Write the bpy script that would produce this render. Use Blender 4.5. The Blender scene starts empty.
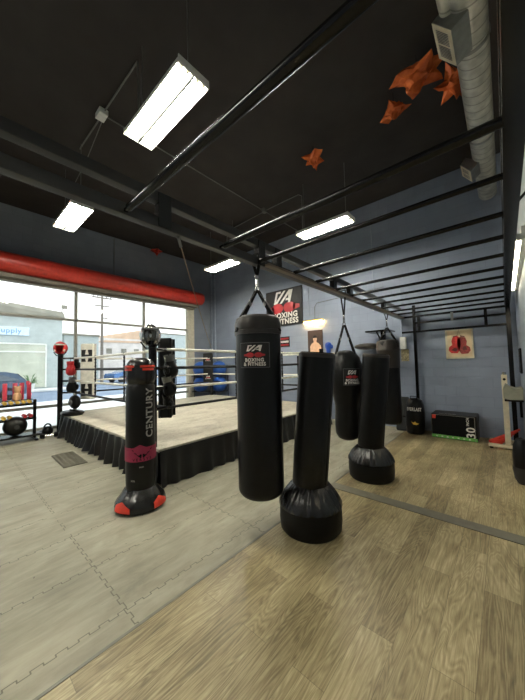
import bpy, bmesh, math, random
from mathutils import Vector, Matrix, noise
random.seed(7)
C = bpy.context.scene.collection
PI = math.pi
sc = bpy.context.scene

# ------------------------------------------------------------------ materials
def lin(c):
    return tuple(((v/255)/12.92 if v/255 <= .04045 else ((v/255+.055)/1.055)**2.4) for v in c)

class NT:
    def __init__(s, m):
        s.t = m.node_tree; s.n = s.t.nodes; s.l = s.t.links
    def node(s, typ, **kw):
        n = s.n.new(typ)
        for k, v in kw.items(): setattr(n, k, v)
        return n
    def put(s, sock, v):
        if isinstance(v, bpy.types.NodeSocket): s.l.new(v, sock)
        elif v is not None:
            if hasattr(sock.default_value, '__len__') and not hasattr(v, '__len__'): v = (v,)*len(sock.default_value)
            if hasattr(v, '__len__') and len(sock.default_value) == 4 and len(v) == 3: v = tuple(v)+(1,)
            sock.default_value = v
    def m(s, op, a, b=None, c=None):
        n = s.node('ShaderNodeMath', operation=op)
        s.put(n.inputs[0], a)
        if b is not None: s.put(n.inputs[1], b)
        if c is not None: s.put(n.inputs[2], c)
        return n.outputs[0]
    def mix(s, f, a, b, blend='MIX'):
        n = s.node('ShaderNodeMix', data_type='RGBA', blend_type=blend)
        s.put(n.inputs[0], f); s.put(n.inputs[6], a); s.put(n.inputs[7], b)
        return n.outputs[2]
    def coords(s, scale=(1,1,1), loc=(0,0,0), rot=(0,0,0)):
        tc = s.node('ShaderNodeTexCoord'); mp = s.node('ShaderNodeMapping')
        s.l.new(tc.outputs['Object'], mp.inputs[0])
        mp.inputs['Scale'].default_value = scale; mp.inputs['Location'].default_value = loc; mp.inputs['Rotation'].default_value = rot
        return mp.outputs[0]
    def noise(s, vec, scale=5, detail=3, rough=.5, dist=0):
        n = s.node('ShaderNodeTexNoise'); s.l.new(vec, n.inputs['Vector'])
        n.inputs['Scale'].default_value = scale; n.inputs['Detail'].default_value = detail
        n.inputs['Roughness'].default_value = rough; n.inputs['Distortion'].default_value = dist
        return n.outputs[0]
    def ramp(s, f, stops):
        n = s.node('ShaderNodeValToRGB'); s.l.new(f, n.inputs[0])
        e = n.color_ramp.elements
        while len(e) < len(stops): e.new(.5)
        for i, (p, c) in enumerate(stops):
            e[i].position = p; e[i].color = tuple(c)+(1,) if len(c) == 3 else c
        return n.outputs[0]
    def bump(s, h, strength=.2, dist=.01):
        n = s.node('ShaderNodeBump'); s.l.new(h, n.inputs['Height'])
        n.inputs['Strength'].default_value = strength; n.inputs['Distance'].default_value = dist
        return n.outputs[0]

MATS = {}
def newmat(name):
    m = bpy.data.materials.new(name); m.use_nodes = True
    return m, NT(m), m.node_tree.nodes['Principled BSDF']
def mat(name, col, rough=.6, metal=0, vary=.12, nscale=12, bump=0, spec=.5, bscale=60):
    if name in MATS: return MATS[name]
    m, t, p = newmat(name)
    c = lin(col)
    v = t.coords()
    f = t.noise(v, nscale, 3)
    dark = tuple(x*(1-vary) for x in c); lite = tuple(min(1, x*(1+vary)) for x in c)
    t.l.new(t.ramp(f, [(.3, dark), (.7, lite)]), p.inputs['Base Color'])
    p.inputs['Roughness'].default_value = rough; p.inputs['Metallic'].default_value = metal
    p.inputs['Specular IOR Level'].default_value = spec
    if bump: t.l.new(t.bump(t.noise(v, bscale, 4), bump, .01), p.inputs['Normal'])
    MATS[name] = m; return m
def emit(name, col, strength):
    m, t, p = newmat(name)
    p.inputs['Base Color'].default_value = (.8, .8, .8, 1)
    p.inputs['Emission Color'].default_value = tuple(col)+(1,)
    p.inputs['Emission Strength'].default_value = strength
    return m

def wood_floor_mat():
    m, t, p = newmat('oak_planks')
    v = t.coords(rot=(0, 0, PI/2))      # plank length runs with world Y
    br = t.node('ShaderNodeTexBrick'); t.l.new(v, br.inputs['Vector'])
    br.offset = .37; br.inputs['Scale'].default_value = 1
    br.inputs['Brick Width'].default_value = 1.24; br.inputs['Row Height'].default_value = .185
    br.inputs['Mortar Size'].default_value = .0014; br.inputs['Mortar Smooth'].default_value = .1
    br.inputs['Color1'].default_value = (0, 0, 0, 1); br.inputs['Color2'].default_value = (1, 1, 1, 1)
    br.inputs['Mortar'].default_value = (.5, .5, .5, 1); br.inputs['Bias'].default_value = 0
    sep = t.node('ShaderNodeSeparateXYZ'); t.l.new(t.coords(), sep.inputs[0])
    rnd = t.node('ShaderNodeSeparateColor'); t.l.new(br.outputs['Color'], rnd.inputs[0])
    off = t.m('MULTIPLY', rnd.outputs[0], 7.3)
    cb = t.node('ShaderNodeCombineXYZ')
    t.l.new(t.m('ADD', sep.outputs[0], off), cb.inputs[0]); t.l.new(t.m('ADD', t.m('MULTIPLY', sep.outputs[1], .13), off), cb.inputs[1])
    n1 = t.noise(cb.outputs[0], 6, 2, .5, .8)
    rings = t.m('FRACT', t.m('MULTIPLY', n1, 22))
    rings = t.m('ABSOLUTE', t.m('SUBTRACT', rings, .5))
    cb2 = t.node('ShaderNodeCombineXYZ')
    t.l.new(sep.outputs[0], cb2.inputs[0]); t.l.new(t.m('MULTIPLY', sep.outputs[1], .04), cb2.inputs[1])
    fine = t.noise(cb2.outputs[0], 75, 4, .75)
    big = t.noise(t.coords((1, .45, 1)), 3.2, 5, .65)
    f = t.m('ADD', t.m('MULTIPLY', rings, .26), t.m('MULTIPLY', fine, .62))
    f = t.m('ADD', f, t.m('MULTIPLY', rnd.outputs[0], .16))
    f = t.m('ADD', f, t.m('MULTIPLY', t.m('SUBTRACT', big, .5), .5))
    col = t.ramp(f, [(.2, lin((88, 76, 52))), (.38, lin((136, 122, 88))), (.54, lin((172, 158, 120))), (.72, lin((208, 195, 156)))])
    col = t.mix(t.m('MULTIPLY', br.outputs['Fac'], .65), col, lin((88, 77, 56)))
    t.l.new(col, p.inputs['Base Color'])
    t.l.new(t.m('ADD', .3, t.m('MULTIPLY', fine, .22)), p.inputs['Roughness'])
    h = t.m('SUBTRACT', t.m('MULTIPLY', fine, .4), br.outputs['Fac'])
    t.l.new(t.bump(h, .25, .003), p.inputs['Normal'])
    return m

def mats_floor_mat():
    m, t, p = newmat('puzzle_mat_floor')
    sep = t.node('ShaderNodeSeparateXYZ'); t.l.new(t.coords(), sep.inputs[0])
    x, y = sep.outputs[0], sep.outputs[1]
    def seam(a, b, a0, s):
        sq = t.m('SIGN', t.m('SINE', t.m('MULTIPLY', b, 2*PI/.11)))
        u = t.m('ADD', t.m('SUBTRACT', a, a0), t.m('MULTIPLY', sq, .0095))
        fr = t.m('FRACT', t.m('ADD', t.m('DIVIDE', u, s), 50.5))
        d = t.m('MULTIPLY', t.m('ABSOLUTE', t.m('SUBTRACT', fr, .5)), s)
        ln = t.m('LESS_THAN', d, .0034)
        fr2 = t.m('FRACT', t.m('ADD', t.m('DIVIDE', t.m('SUBTRACT', a, a0), s), 50.5))
        d2 = t.m('MULTIPLY', t.m('ABSOLUTE', t.m('SUBTRACT', fr2, .5)), s)
        con = t.m('MULTIPLY', t.m('LESS_THAN', d2, .0125), t.m('LESS_THAN', t.m('ABSOLUTE', t.m('SINE', t.m('MULTIPLY', b, 2*PI/.11))), .2))
        return t.m('MAXIMUM', ln, con)
    s1 = seam(x, y, -1.965, .605); s2 = seam(y, x, .82, 1.21)
    line = t.m('MAXIMUM', s1, s2)
    fade = t.noise(t.coords(), 3, 3)
    line = t.m('MULTIPLY', line, t.m('MULTIPLY', t.m('GREATER_THAN', fade, .38), .75))
    n1 = t.noise(t.coords((1, .35, 1), rot=(0, 0, .6)), 6, 6, .65, .6)
    n2 = t.noise(t.coords(), 1.1, 4, .6)
    n3 = t.noise(t.coords((1, .12, 1), rot=(0, 0, -.5)), 26, 4, .7, .5)
    f = t.m('ADD', t.m('MULTIPLY', n1, .5), t.m('ADD', t.m('MULTIPLY', n2, .4), t.m('MULTIPLY', n3, .2)))
    col = t.ramp(f, [(.3, lin((102, 99, 86))), (.5, lin((137, 133, 116))), (.7, lin((166, 161, 142)))])
    scr = t.noise(t.coords((1, .05, 1), rot=(0, 0, .9)), 30, 3, .6, 1.5)
    scr2 = t.noise(t.coords((1, .06, 1), rot=(0, 0, -.2)), 22, 3, .6, 1.2)
    scr = t.m('MAXIMUM', t.m('GREATER_THAN', scr, .69), t.m('GREATER_THAN', scr2, .7))
    col = t.mix(t.m('MULTIPLY', scr, .35), col, lin((84, 82, 70)))
    spots = t.m('GREATER_THAN', t.noise(t.coords(), 13, 2, .4), .765)
    col = t.mix(t.m('MULTIPLY', spots, .75), col, lin((62, 60, 52)))
    col = t.mix(line, col, lin((80, 77, 66)))
    t.l.new(col, p.inputs['Base Color']); p.inputs['Roughness'].default_value = .62
    p.inputs['Specular IOR Level'].default_value = .35
    t.l.new(t.bump(t.m('SUBTRACT', n1, t.m('MULTIPLY', line, .8)), .22, .006), p.inputs['Normal'])
    return m

def block_mat(name, col, rot):
    m, t, p = newmat(name)
    v = t.coords(rot=rot)
    br = t.node('ShaderNodeTexBrick'); t.l.new(v, br.inputs['Vector'])
    br.inputs['Scale'].default_value = 1; br.inputs['Brick Width'].default_value = .406; br.inputs['Row Height'].default_value = .203
    br.inputs['Mortar Size'].default_value = .006; br.inputs['Mortar Smooth'].default_value = .6
    c = lin(col)
    br.inputs['Color1'].default_value = tuple(x*.93 for x in c)+(1,); br.inputs['Color2'].default_value = tuple(x*1.05 for x in c)+(1,)
    br.inputs['Mortar'].default_value = tuple(x*.8 for x in c)+(1,)
    n = t.noise(t.coords(), 40, 4); n2 = t.noise(t.coords(), 1.6, 3)
    col2 = t.mix(.35, br.outputs['Color'], t.ramp(n2, [(.3, tuple(x*.75 for x in c)), (.7, tuple(min(1, x*1.2) for x in c))]))
    t.l.new(col2, p.inputs['Base Color']); p.inputs['Roughness'].default_value = .6
    t.l.new(t.bump(t.m('SUBTRACT', t.m('MULTIPLY', n, .35), br.outputs['Fac']), .45, .008), p.inputs['Normal'])
    return m

def canvas_mat():
    m, t, p = newmat('ring_canvas')
    n1 = t.noise(t.coords((1, .5, 1)), 5, 6, .7, .4); n2 = t.noise(t.coords(), 26, 4, .7)
    f = t.m('ADD', t.m('MULTIPLY', n1, .6), t.m('MULTIPLY', n2, .4))
    t.l.new(t.ramp(f, [(.32, lin((152, 145, 130))), (.5, lin((194, 187, 170))), (.68, lin((214, 208, 193)))]), p.inputs['Base Color'])
    p.inputs['Roughness'].default_value = .85; p.inputs['Specular IOR Level'].default_value = .2
    t.l.new(t.bump(n1, .3, .01), p.inputs['Normal'])
    return m
def glass_mat():
    m = bpy.data.materials.new('window_glass'); m.use_nodes = True
    t = NT(m); t.n.clear()
    o = t.node('ShaderNodeOutputMaterial'); tr = t.node('ShaderNodeBsdfTransparent'); gl = t.node('ShaderNodeBsdfGlossy')
    tr.inputs[0].default_value = (.95, .98, .97, 1); gl.inputs['Roughness'].default_value = .03
    fr = t.node('ShaderNodeFresnel'); mx = t.node('ShaderNodeMixShader')
    t.l.new(fr.outputs[0], mx.inputs[0]); t.l.new(tr.outputs[0], mx.inputs[1]); t.l.new(gl.outputs[0], mx.inputs[2]); t.l.new(mx.outputs[0], o.inputs[0])
    return m
def duct_mat():
    m, t, p = newmat('galvanised_duct')
    v = t.coords()
    sep = t.node('ShaderNodeSeparateXYZ'); t.l.new(v, sep.inputs[0])
    ang = t.m('DIVIDE', t.m('ARCTAN2', sep.outputs[0], sep.outputs[2]), 2*PI)
    fr = t.m('FRACT', t.m('ADD', t.m('DIVIDE', sep.outputs[1], .14), t.m('ADD', ang, 40)))
    rib = t.m('LESS_THAN', t.m('ABSOLUTE', t.m('SUBTRACT', fr, .5)), .06)
    n = t.noise(v, 8, 4)
    col = t.ramp(n, [(.3, lin((165, 164, 154))), (.7, lin((214, 212, 200)))])
    t.l.new(t.mix(t.m('MULTIPLY', rib, .5), col, lin((90, 90, 84))), p.inputs['Base Color'])
    p.inputs['Metallic'].default_value = .4; p.inputs['Roughness'].default_value = .33
    t.l.new(t.bump(rib, .6, .01), p.inputs['Normal'])
    return m
def band_mat(name, a, b, k, mapper):
    """horizontal stripes across local z (k per metre)"""
    m, t, p = newmat(name)
    sep = t.node('ShaderNodeSeparateXYZ'); t.l.new(t.coords(), sep.inputs[0])
    f = t.m('GREATER_THAN', t.m('FRACT', t.m('MULTIPLY', sep.outputs[mapper], k)), .45)
    t.l.new(t.mix(f, lin(a), lin(b)), p.inputs['Base Color']); p.inputs['Roughness'].default_value = .5
    return m

M = dict(
 wood=wood_floor_mat(), mats=mats_floor_mat(), canvas=canvas_mat(), glass=glass_mat(), duct=duct_mat(),
 wall_b=block_mat('blue_block_wall', (143, 153, 171), (PI/2, 0, 0)),
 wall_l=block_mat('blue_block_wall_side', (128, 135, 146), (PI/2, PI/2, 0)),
 wall_r=block_mat('pale_block_wall', (188, 196, 198), (PI/2, PI/2, 0)),
 ceil=mat('black_ceiling', (62, 58, 56), .9, spec=.1, nscale=2),
 steel=mat('black_steel', (14, 13, 13), .22, 0, spec=.35),
 rail=mat('dark_rail_steel', (31, 28, 26), .3, 0, spec=.5),
 galv=mat('galvanised', (150, 150, 145), .4, .8),
 chrome=mat('chrome', (200, 200, 198), .2, 1),
 white=mat('white_enamel', (225, 225, 218), .45),
 conduit=mat('painted_conduit', (108, 108, 104), .5),
 wconduit=mat('blue_conduit', (150, 160, 175), .5),
 leather=mat('black_leather', (13, 12, 12), .36, bump=.12, bscale=35, nscale=5, spec=.3),
 leather_g=mat('worn_grey_leather', (50, 44, 38), .42, bump=.2, bscale=25, nscale=5, vary=.25),
 vinyl=mat('matt_black_vinyl', (13, 12, 11), .4, bump=.1, bscale=30, spec=.28),
 base=mat('base_black_plastic', (12, 12, 12), .45, bump=.1, spec=.25),
 cover=mat('black_nylon_cover', (26, 25, 24), .27, bump=.45, bscale=16, nscale=6, vary=.3, spec=.5),
 web=mat('black_webbing', (10, 10, 10), .7, spec=.2),
 skirt=mat('black_satin_skirt', (24, 24, 25), .33, vary=.3, nscale=4, bump=.25, bscale=14, spec=.45),
 red=mat('red_enamel', (214, 62, 48), .35, spec=.6, bump=.05),
 redl=mat('red_leather', (176, 34, 40), .4),
 redp=mat('red_pattern', (196, 48, 52), .5, vary=.3, nscale=40),
 crim=mat('crimson_band', (150, 34, 70), .55),
 redt=mat('bright_red_rubber', (214, 60, 40), .5),
 pink=mat('pinkish_red_foam', (214, 72, 92), .55),
 graytext=mat('grey_print', (165, 163, 158), .5),
 wtext=mat('white_print', (232, 228, 220), .6),
 boardblk=mat('poster_black', (32, 31, 31), .5, spec=.3),
 white_rope=mat('white_rope_sleeve', (240, 237, 224), .55),
 black_rope=mat('black_rope_sleeve', (14, 14, 15), .5, spec=.3),
 pad_w=mat('white_corner_pad', (232, 228, 216), .5),
 blue=mat('blue_vinyl_ball', (42, 92, 178), .32, spec=.6),
 bluel=mat('blue_leather', (30, 75, 170), .4),
 gold=mat('gold_metal', (226, 184, 84), .35, .2),
 tan=mat('tan_plastic', (216, 168, 124), .6),
 cream=mat('cream_paint_wood', (222, 210, 180), .55),
 olive=mat('grey_olive_pad', (128, 128, 112), .6),
 gray=mat('mid_grey', (105, 106, 106), .6),
 dgray=mat('dark_grey', (52, 52, 52), .6),
 green=mat('lime_green_band', (110, 186, 88), .5),
 foil=mat('copper_foil', (255, 112, 52), .2, .4, vary=.5, nscale=6),
 foilr=mat('red_foil', (210, 60, 40), .3, .6, vary=.3),
 strip=mat('grey_transition_strip', (112, 110, 98), .4),
 header=mat('shutter_header', (128, 122, 108), .55),
 frame=mat('aluminium_frame', (150, 148, 138), .45, .3),
 frame_l=mat('pale_jamb', (214, 206, 184), .5),
 side=mat('pale_concrete', (222, 222, 220), .9, nscale=1),
 asph=mat('street_asphalt', (118, 132, 152), .85, nscale=.6),
 bld=block_mat('bluish_block_facade', (178, 186, 184), (PI/2, PI/2, 0)),
 fascia=mat('grey_fascia', (132, 128, 116), .8, nscale=1, vary=.2),
 tanb=mat('tan_stucco', (190, 162, 138), .9, nscale=1),
 pinkb=mat('pale_stucco', (210, 202, 196), .9, nscale=1),
 shopglass=mat('shop_glass', (190, 192, 176), .2, nscale=1),
 warmglass=mat('warm_shop_glass', (226, 196, 126), .25, nscale=1),
 signw=mat('shop_sign_white', (205, 222, 236), .5),
 signb=mat('shop_sign_blue', (110, 152, 196), .5),
 car=mat('blue_grey_car_paint', (104, 120, 142), .25, .5, spec=.7),
 car2=mat('blue_car_paint', (72, 110, 160), .25, .4),
 carw=mat('car_window', (60, 72, 84), .12, spec=.8),
 tyre=mat('tyre', (22, 22, 22), .8),
 leaf=mat('leaf_green', (96, 124, 84), .6, vary=.4),
 paper=mat('canvas_print', (230, 208, 168), .7, nscale=6),
 skin=mat('print_skin_tone', (214, 176, 146), .7),
 pole=mat('utility_pole_wood', (120, 112, 104), .9),
 tanrope=mat('tan_rope', (150, 128, 104), .8),
 mesh=mat('grey_mesh_fabric', (58, 60, 60), .8, vary=.4, nscale=120),
 tube=emit('tube_light', (1, .97, .85), 48),
 tubew=emit('warm_tube_light', (1, .86, .62), 20),
 plamp=emit('picture_lamp', (1, .68, .28), 32),
)

# ------------------------------------------------------------------ mesh helpers
def V(*a): return Vector(a)
class MB:
    def __init__(s): s.bm = bmesh.new(); s.wn = False
    def quadgrid(s, pts, closeu=False, closev=False):
        vs = [[s.bm.verts.new(p) for p in row] for row in pts]
        nu, nv = len(vs), len(vs[0])
        for i in range(nu if closeu else nu-1):
            for j in range(nv if closev else nv-1):
                try: s.bm.faces.new((vs[i][j], vs[(i+1) % nu][j], vs[(i+1) % nu][(j+1) % nv], vs[i][(j+1) % nv]))
                except ValueError: pass
        return vs
    def box(s, lo, hi, bevel=0, mtx=None, seg=2):
        lo = Vector(lo); hi = Vector(hi)
        r = bmesh.ops.create_cube(s.bm, size=1)
        vs = r['verts']
        c = (lo+hi)/2; d = hi-lo
        for v in vs: v.co = Vector((v.co.x*d.x, v.co.y*d.y, v.co.z*d.z)) + c
        if mtx:
            for v in vs: v.co = mtx @ v.co
        if bevel:
            s.wn = True
            es = list({e for v in vs for e in v.link_edges})
            bmesh.ops.bevel(s.bm, geom=es, offset=bevel, segments=seg, affect='EDGES', profile=.5)
        return s
    def tube(s, p0, p1, r, n=10, r1=None):
        p0 = Vector(p0); p1 = Vector(p1); r1 = r if r1 is None else r1
        return s.path([p0, p1], [r, r1], n)
    def path(s, pts, r, n=8, closed=False):
        pts = [Vector(p) for p in pts]
        rs = r if hasattr(r, '__len__') else [r]*len(pts)
        rows = []; prev = None
        for i, p in enumerate(pts):
            a = pts[i-1] if (i > 0 or closed) else p; b = pts[(i+1) % len(pts)] if (i < len(pts)-1 or closed) else p
            d = (b-a).normalized()
            if prev is None:
                prev = d.orthogonal().normalized()
                if abs(d.z) > .9: prev = Vector((1, 0, 0))
            x = (prev - d*prev.dot(d)).normalized(); y = d.cross(x); prev = x
            rows.append([p + (x*math.cos(t)+y*math.sin(t))*rs[i] for t in [2*PI*k/n for k in range(n)]])
        vs = s.quadgrid(rows, closeu=closed, closev=True)
        if not closed:
            for row in (vs[0], vs[-1]):
                try: s.bm.faces.new(row)
                except ValueError: pass
        return s
    def strap(s, p0, p1, w, t, wdir):
        p0 = Vector(p0); p1 = Vector(p1); d = (p1-p0).normalized()
        wd = Vector(wdir); wd = (wd-d*wd.dot(d)).normalized(); td = d.cross(wd)
        rows = [[p + wd*a*w/2 + td*b*t/2 for a, b in ((-1,-1),(1,-1),(1,1),(-1,1))] for p in (p0, p1)]
        vs = s.quadgrid(rows, closev=True)
        for row in (vs[0], vs[-1]): s.bm.faces.new(row)
        return s
    def lathe(s, prof, n=40, c=(0,0,0), mod=None, cap=True, axis=None):
        c = Vector(c); rows = []
        for (r, z) in prof:
            row = []
            for k in range(n):
                a = 2*PI*k/n; rr = max(r, .0005); zz = z
                if mod: rr, zz = mod(rr, zz, a)
                q = Vector((rr*math.cos(a), rr*math.sin(a), zz))
                if axis: q = axis @ q
                row.append(q+c)
            rows.append(row)
        vs = s.quadgrid(rows, closev=True)
        if cap:
            for row in (vs[0], vs[-1]):
                try: s.bm.faces.new(row)
                except ValueError: pass
        return s
    def prism(s, poly, org, right, up, depth):
        """flat outline (2D) placed in plane, extruded along right x up by depth"""
        org = Vector(org); right = Vector(right); up = Vector(up); nrm = right.cross(up)
        a = [s.bm.verts.new(org+right*x+up*y) for x, y in poly]
        b = [s.bm.verts.new(org+right*x+up*y+nrm*depth) for x, y in poly]
        s.bm.faces.new(a); s.bm.faces.new(b)
        for i in range(len(a)):
            j = (i+1) % len(a); s.bm.faces.new((a[i], a[j], b[j], b[i]))
        return s
    def ball(s, c, r, sub=3, sc_=(1,1,1), mtx=None):
        res = bmesh.ops.create_icosphere(s.bm, subdivisions=sub, radius=1)
        for v in res['verts']:
            q = Vector((v.co.x*r*sc_[0], v.co.y*r*sc_[1], v.co.z*r*sc_[2]))
            if mtx: q = mtx @ q
            v.co = q + Vector(c)
        return s
    def build(s, name, m, parent=None, smooth=True, angle=40):
        bmesh.ops.recalc_face_normals(s.bm, faces=s.bm.faces)
        me = bpy.data.meshes.new(name); s.bm.to_mesh(me); s.bm.free()
        me.materials.append(m)
        if smooth:
            for p in me.polygons: p.use_smooth = True
            try: me.set_sharp_from_angle(angle=math.radians(angle))
            except Exception: pass
        o = bpy.data.objects.new(name, me); C.objects.link(o)
        if parent: o.parent = parent
        if s.wn and smooth:
            w_ = o.modifiers.new('wn', 'WEIGHTED_NORMAL'); w_.keep_sharp = True
        return o

def tag(o, label=None, cat=None, group=None, kind=None):
    if label: o['label'] = label
    if cat: o['category'] = cat
    if group: o['group'] = group
    if kind: o['kind'] = kind
    return o
def thing(name, loc, label, cat, group=None, rz=0, rot=None):
    o = bpy.data.objects.new(name, None); C.objects.link(o)
    o.empty_display_size = .1
    o.location = loc; o.rotation_euler = rot if rot else (0, 0, rz)
    return tag(o, label, cat, group)
def struct(o): o['kind'] = 'structure'; return o
def copy_tree(o, parent=None):
    c = o.copy(); C.objects.link(c); c.parent = parent
    for ch in list(o.children): copy_tree(ch, c)
    return c

def text_geo(body, size, bold=0, align='CENTER', sx=1.0, space=1.0):
    cu = bpy.data.curves.new('t', 'FONT'); cu.body = body; cu.size = size; cu.offset = bold*.6; cu.space_character = space*1.1
    cu.align_x = align; cu.align_y = 'CENTER'; cu.resolution_u = 3; cu.extrude = 0
    o = bpy.data.objects.new('t', cu); C.objects.link(o)
    dg = bpy.context.evaluated_depsgraph_get(); dg.update()
    me = bpy.data.meshes.new_from_object(o.evaluated_get(dg))
    vs = [(v.co.x*sx, v.co.y) for v in me.vertices]; fs = [tuple(p.vertices) for p in me.polygons]
    bpy.data.objects.remove(o); bpy.data.curves.remove(cu); bpy.data.meshes.remove(me)
    return vs, fs
def place_geo(name, geo, fn, m, parent=None):
    vs, fs = geo
    me = bpy.data.meshes.new(name); me.from_pydata([fn(x, y) for x, y in vs], [], fs); me.materials.append(m)
    o = bpy.data.objects.new(name, me); C.objects.link(o)
    if parent: o.parent = parent
    return o
def plane_fn(org, right, up):
    org = Vector(org); right = Vector(right); up = Vector(up)
    return lambda x, y: org+right*x+up*y
def cyl_fn(r, phi, z0, rot=False):
    def f(x, y):
        if rot: x, y = -y, x
        a = phi + x/r
        return Vector((r*math.cos(a), r*math.sin(a), z0+y))
    return f
def add_poly_geo(polys):
    vs = []; fs = []
    for poly in polys:
        b = len(vs); vs += poly; fs.append(tuple(range(b, b+len(poly))))
    return vs, fs
def stroke(a, b, w):
    ax, ay = a; bx, by = b; dx, dy = bx-ax, by-ay; L = math.hypot(dx, dy); nx, ny = -dy/L*w/2, dx/L*w/2
    return [(ax+nx, ay+ny), (bx+nx, by+ny), (bx-nx, by-ny), (ax-nx, ay-ny)]
def logo_geo(w, h, sk=.28):
    """slanted VA monogram, centred"""
    S = lambda x, y: ((x-.5)*w + (y-.5)*sk*h, (y-.5)*h)
    q = []
    q.append([(0, 0), (.0, 1), (.12, 1), (.12, .0)])        # V outer stem
    q.append([(.12, .84), (.12, 1), (.30, 1), (.30, .84)])   # V top serif
    q.append([(.12, 0), (.12, .22), (.44, 1), (.58, 1), (.2, 0)])  # V diagonal
    q.append([(.36, 0), (.76, 1), (.88, .86), (.5, 0)])        # A diagonal
    q.append([(.88, 0), (.76, 1), (1, 1), (1, 0)])      # A stem
    q.append([(.7, .2), (.7, .36), (.88, .36), (.88, .2)])   # A bar
    return add_poly_geo([[S(*p) for p in poly] for poly in q])
def glove_geo(w, h):
    """two red gloves punching each other, left and right fist with wrists"""
    polys = []
    for sgn in (-1, 1):
        pts = []
        for k in range(18):
            a = 2*PI*k/18
            pts.append((sgn*(w*.19+math.cos(a)*w*.185), math.sin(a)*h*.5+h*.02))
        polys.append(pts if sgn > 0 else pts[::-1])
        polys.append([(sgn*w*.3, h*.3), (sgn*w*.5, h*.16), (sgn*w*.5, -h*.16), (sgn*w*.3, -h*.3)])
    return add_poly_geo(polys)
def scale_fn(fn, ox, oy): return lambda x, y: fn(x+ox, y+oy)

# ------------------------------------------------------------------ setting
XL, XR, YB, YF, ZC = -9.12, .2, 7.2, -5.0, 5.7
XW = -1.785
o = struct(MB().box((XL-.1, YF, -.1), (XW, YB, 0)).build('floor', M['mats'], smooth=False))
o = struct(MB().box((XW, YF, -.1), (XR, YB, .004)).build('floor', M['wood'], smooth=False))
struct(MB().box((XW-.012, YF, 0), (XW+.008, YB, .008), .002).build('trim_1', M['strip']))
struct(MB().box((XW+.01, 3.27, .004), (XR, 3.42, .012), .003).build('trim_2', M['strip']))
struct(MB().box((XL-.2, YF-.2, ZC), (XR+.2, YB+.2, ZC+.15)).build('ceiling', M['ceil'], smooth=False))
struct(MB().box((XL-.2, YB, -.1), (XR+.2, YB+.2, ZC)).build('wall_back', M['wall_b'], smooth=False))
struct(MB().box((XL-.2, YF-.2, -.1), (XR+.2, YF, ZC)).build('wall_front', M['wall_b'], smooth=False))
struct(MB().box((XR, YF, -.1), (XR+.2, YB, 2.72)).build('wall_right', block_mat('blue_block_wall_right', (140, 150, 162), (PI/2, PI/2, 0)), smooth=False))
struct(MB().box((XR, YF, 2.72), (XR+.2, YB, ZC)).build('wall_right', M['wall_r'], smooth=False))
w = MB(); w.box((XL-.2, YF, 3.85), (XL, YB, ZC)); w.box((XL-.2, 6.38, 0), (XL, YB, 3.86)); w.box((XL-.2, YF, 0), (XL, YF+1.2, 3.86))
struct(w.build('wall_left', M['wall_l'], smooth=False))
# storefront window
y0, y1 = YF+1.2, 6.38
f = MB()
for y in (0.42, 2.43, 4.42, -1.6): f.box((XL-.14, y-.035, 0), (XL-.04, y+.035, 3.85), .004)
for z in (.035, .6, 2.96): f.box((XL-.14, y0, z-.035), (XL-.04, y1, z+.035), .004)
wf = struct(f.build('window_1', M['frame']))
jb = MB(); jb.box((XL-.16, 6.1, 0), (XL+.03, 6.38, 3.86), .006); jb.box((XL-.16, y0, 0), (XL+.03, y0+.12, 3.86), .006)
jb.build('window_frame', M['frame_l'], wf)
g = MB()
g.box((XL-.1, y0+.1, .02), (XL-.09, 6.12, 3.85))
g.build('window_pane', M['glass'], wf, smooth=False)
# roll-up shutter drum
sh = thing('roller_shutter', (XL+.3, 1.4, 4.16), 'long red rolled-up shutter drum above the storefront window', 'shutter')
MB().lathe([(.0, -5.9), (.2, -5.9), (.235, -5.88), (.235, 5.1), (.215, 5.14), (.0, 5.14)], 40, axis=Matrix.Rotation(-PI/2, 3, 'X')).build('drum', M['red'], sh)
h = MB(); h.box((-.28, -5.9, -.35), (.02, 4.95, -.26), .006); h.box((-.28, -5.9, -.27), (-.06, 4.95, -.2), .006)
h.box((-.28, -5.9, -.41), (-.12, 4.9, -.34), .006)
h.build('header_rail', M['header'], sh)
for yy in (-5.9, 5.14):
    b = MB(); b.box((-.3, yy-.03, -.2), (-.2, yy+.03, .2), .01); b.tube((-.25, yy, 0), (0, yy, 0), .03)
    b.build('bracket', M['steel'], sh)

# ------------------------------------------------------------------ outside
def ssolid(o, label, cat, group=None): return tag(o, label, cat, group)
struct(MB().box((-17.2, -40, -.3), (XL-.2, 60, -.02)).build('ground_pavement', M['side'], smooth=False))
struct(MB().box((-25.0, -40, -.3), (-17.2, 60, -.06)).build('ground_street', M['asph'], smooth=False))
struct(MB().box((-90, -40, -.3), (-25.0, 80, -.03)).build('ground_lot', M['asph'], smooth=False))
struct(MB().box((-26.8, -40, -.06), (-25.0, 6.4, .1), .02).build('kerb', M['side']))
bd = thing('shop_building', (-27, 0, 0), 'pale blue block shop with grey sloping fascia and white sign across the street', 'building')
MB().box((-8, -14, -.1), (0, 6.2, 5.75)).build('wall', M['bld'], bd, smooth=False)
fs = MB()
fs.quadgrid([[V(.02, 6.3, 5.6), V(.3, 6.3, 5.6), V(.3, 6.3, 5.75), V(-.2, 6.3, 6.2), V(-.6, 6.3, 6.2)],
             [V(.02, -14, 5.6), V(.3, -14, 5.6), V(.3, -14, 5.85), V(-.2, -14, 8.3), V(-.6, -14, 8.3)]])
fs.box((-8, -14, 5.6), (-.5, 6.2, 6.1))
fs.build('fascia', M['fascia'], bd, smooth=False)
sg = MB().box((0.0, -.9, 4.1), (.12, 4.1, 4.72), .02).build('shop_sign', M['signw'], bd)
place_geo('lettering', text_geo('or Medical Supply', .5, .012, sx=.95), plane_fn((.125, 1.75, 4.42), (0, 1, 0), (0, 0, 1)), M['signb'], sg)
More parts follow.
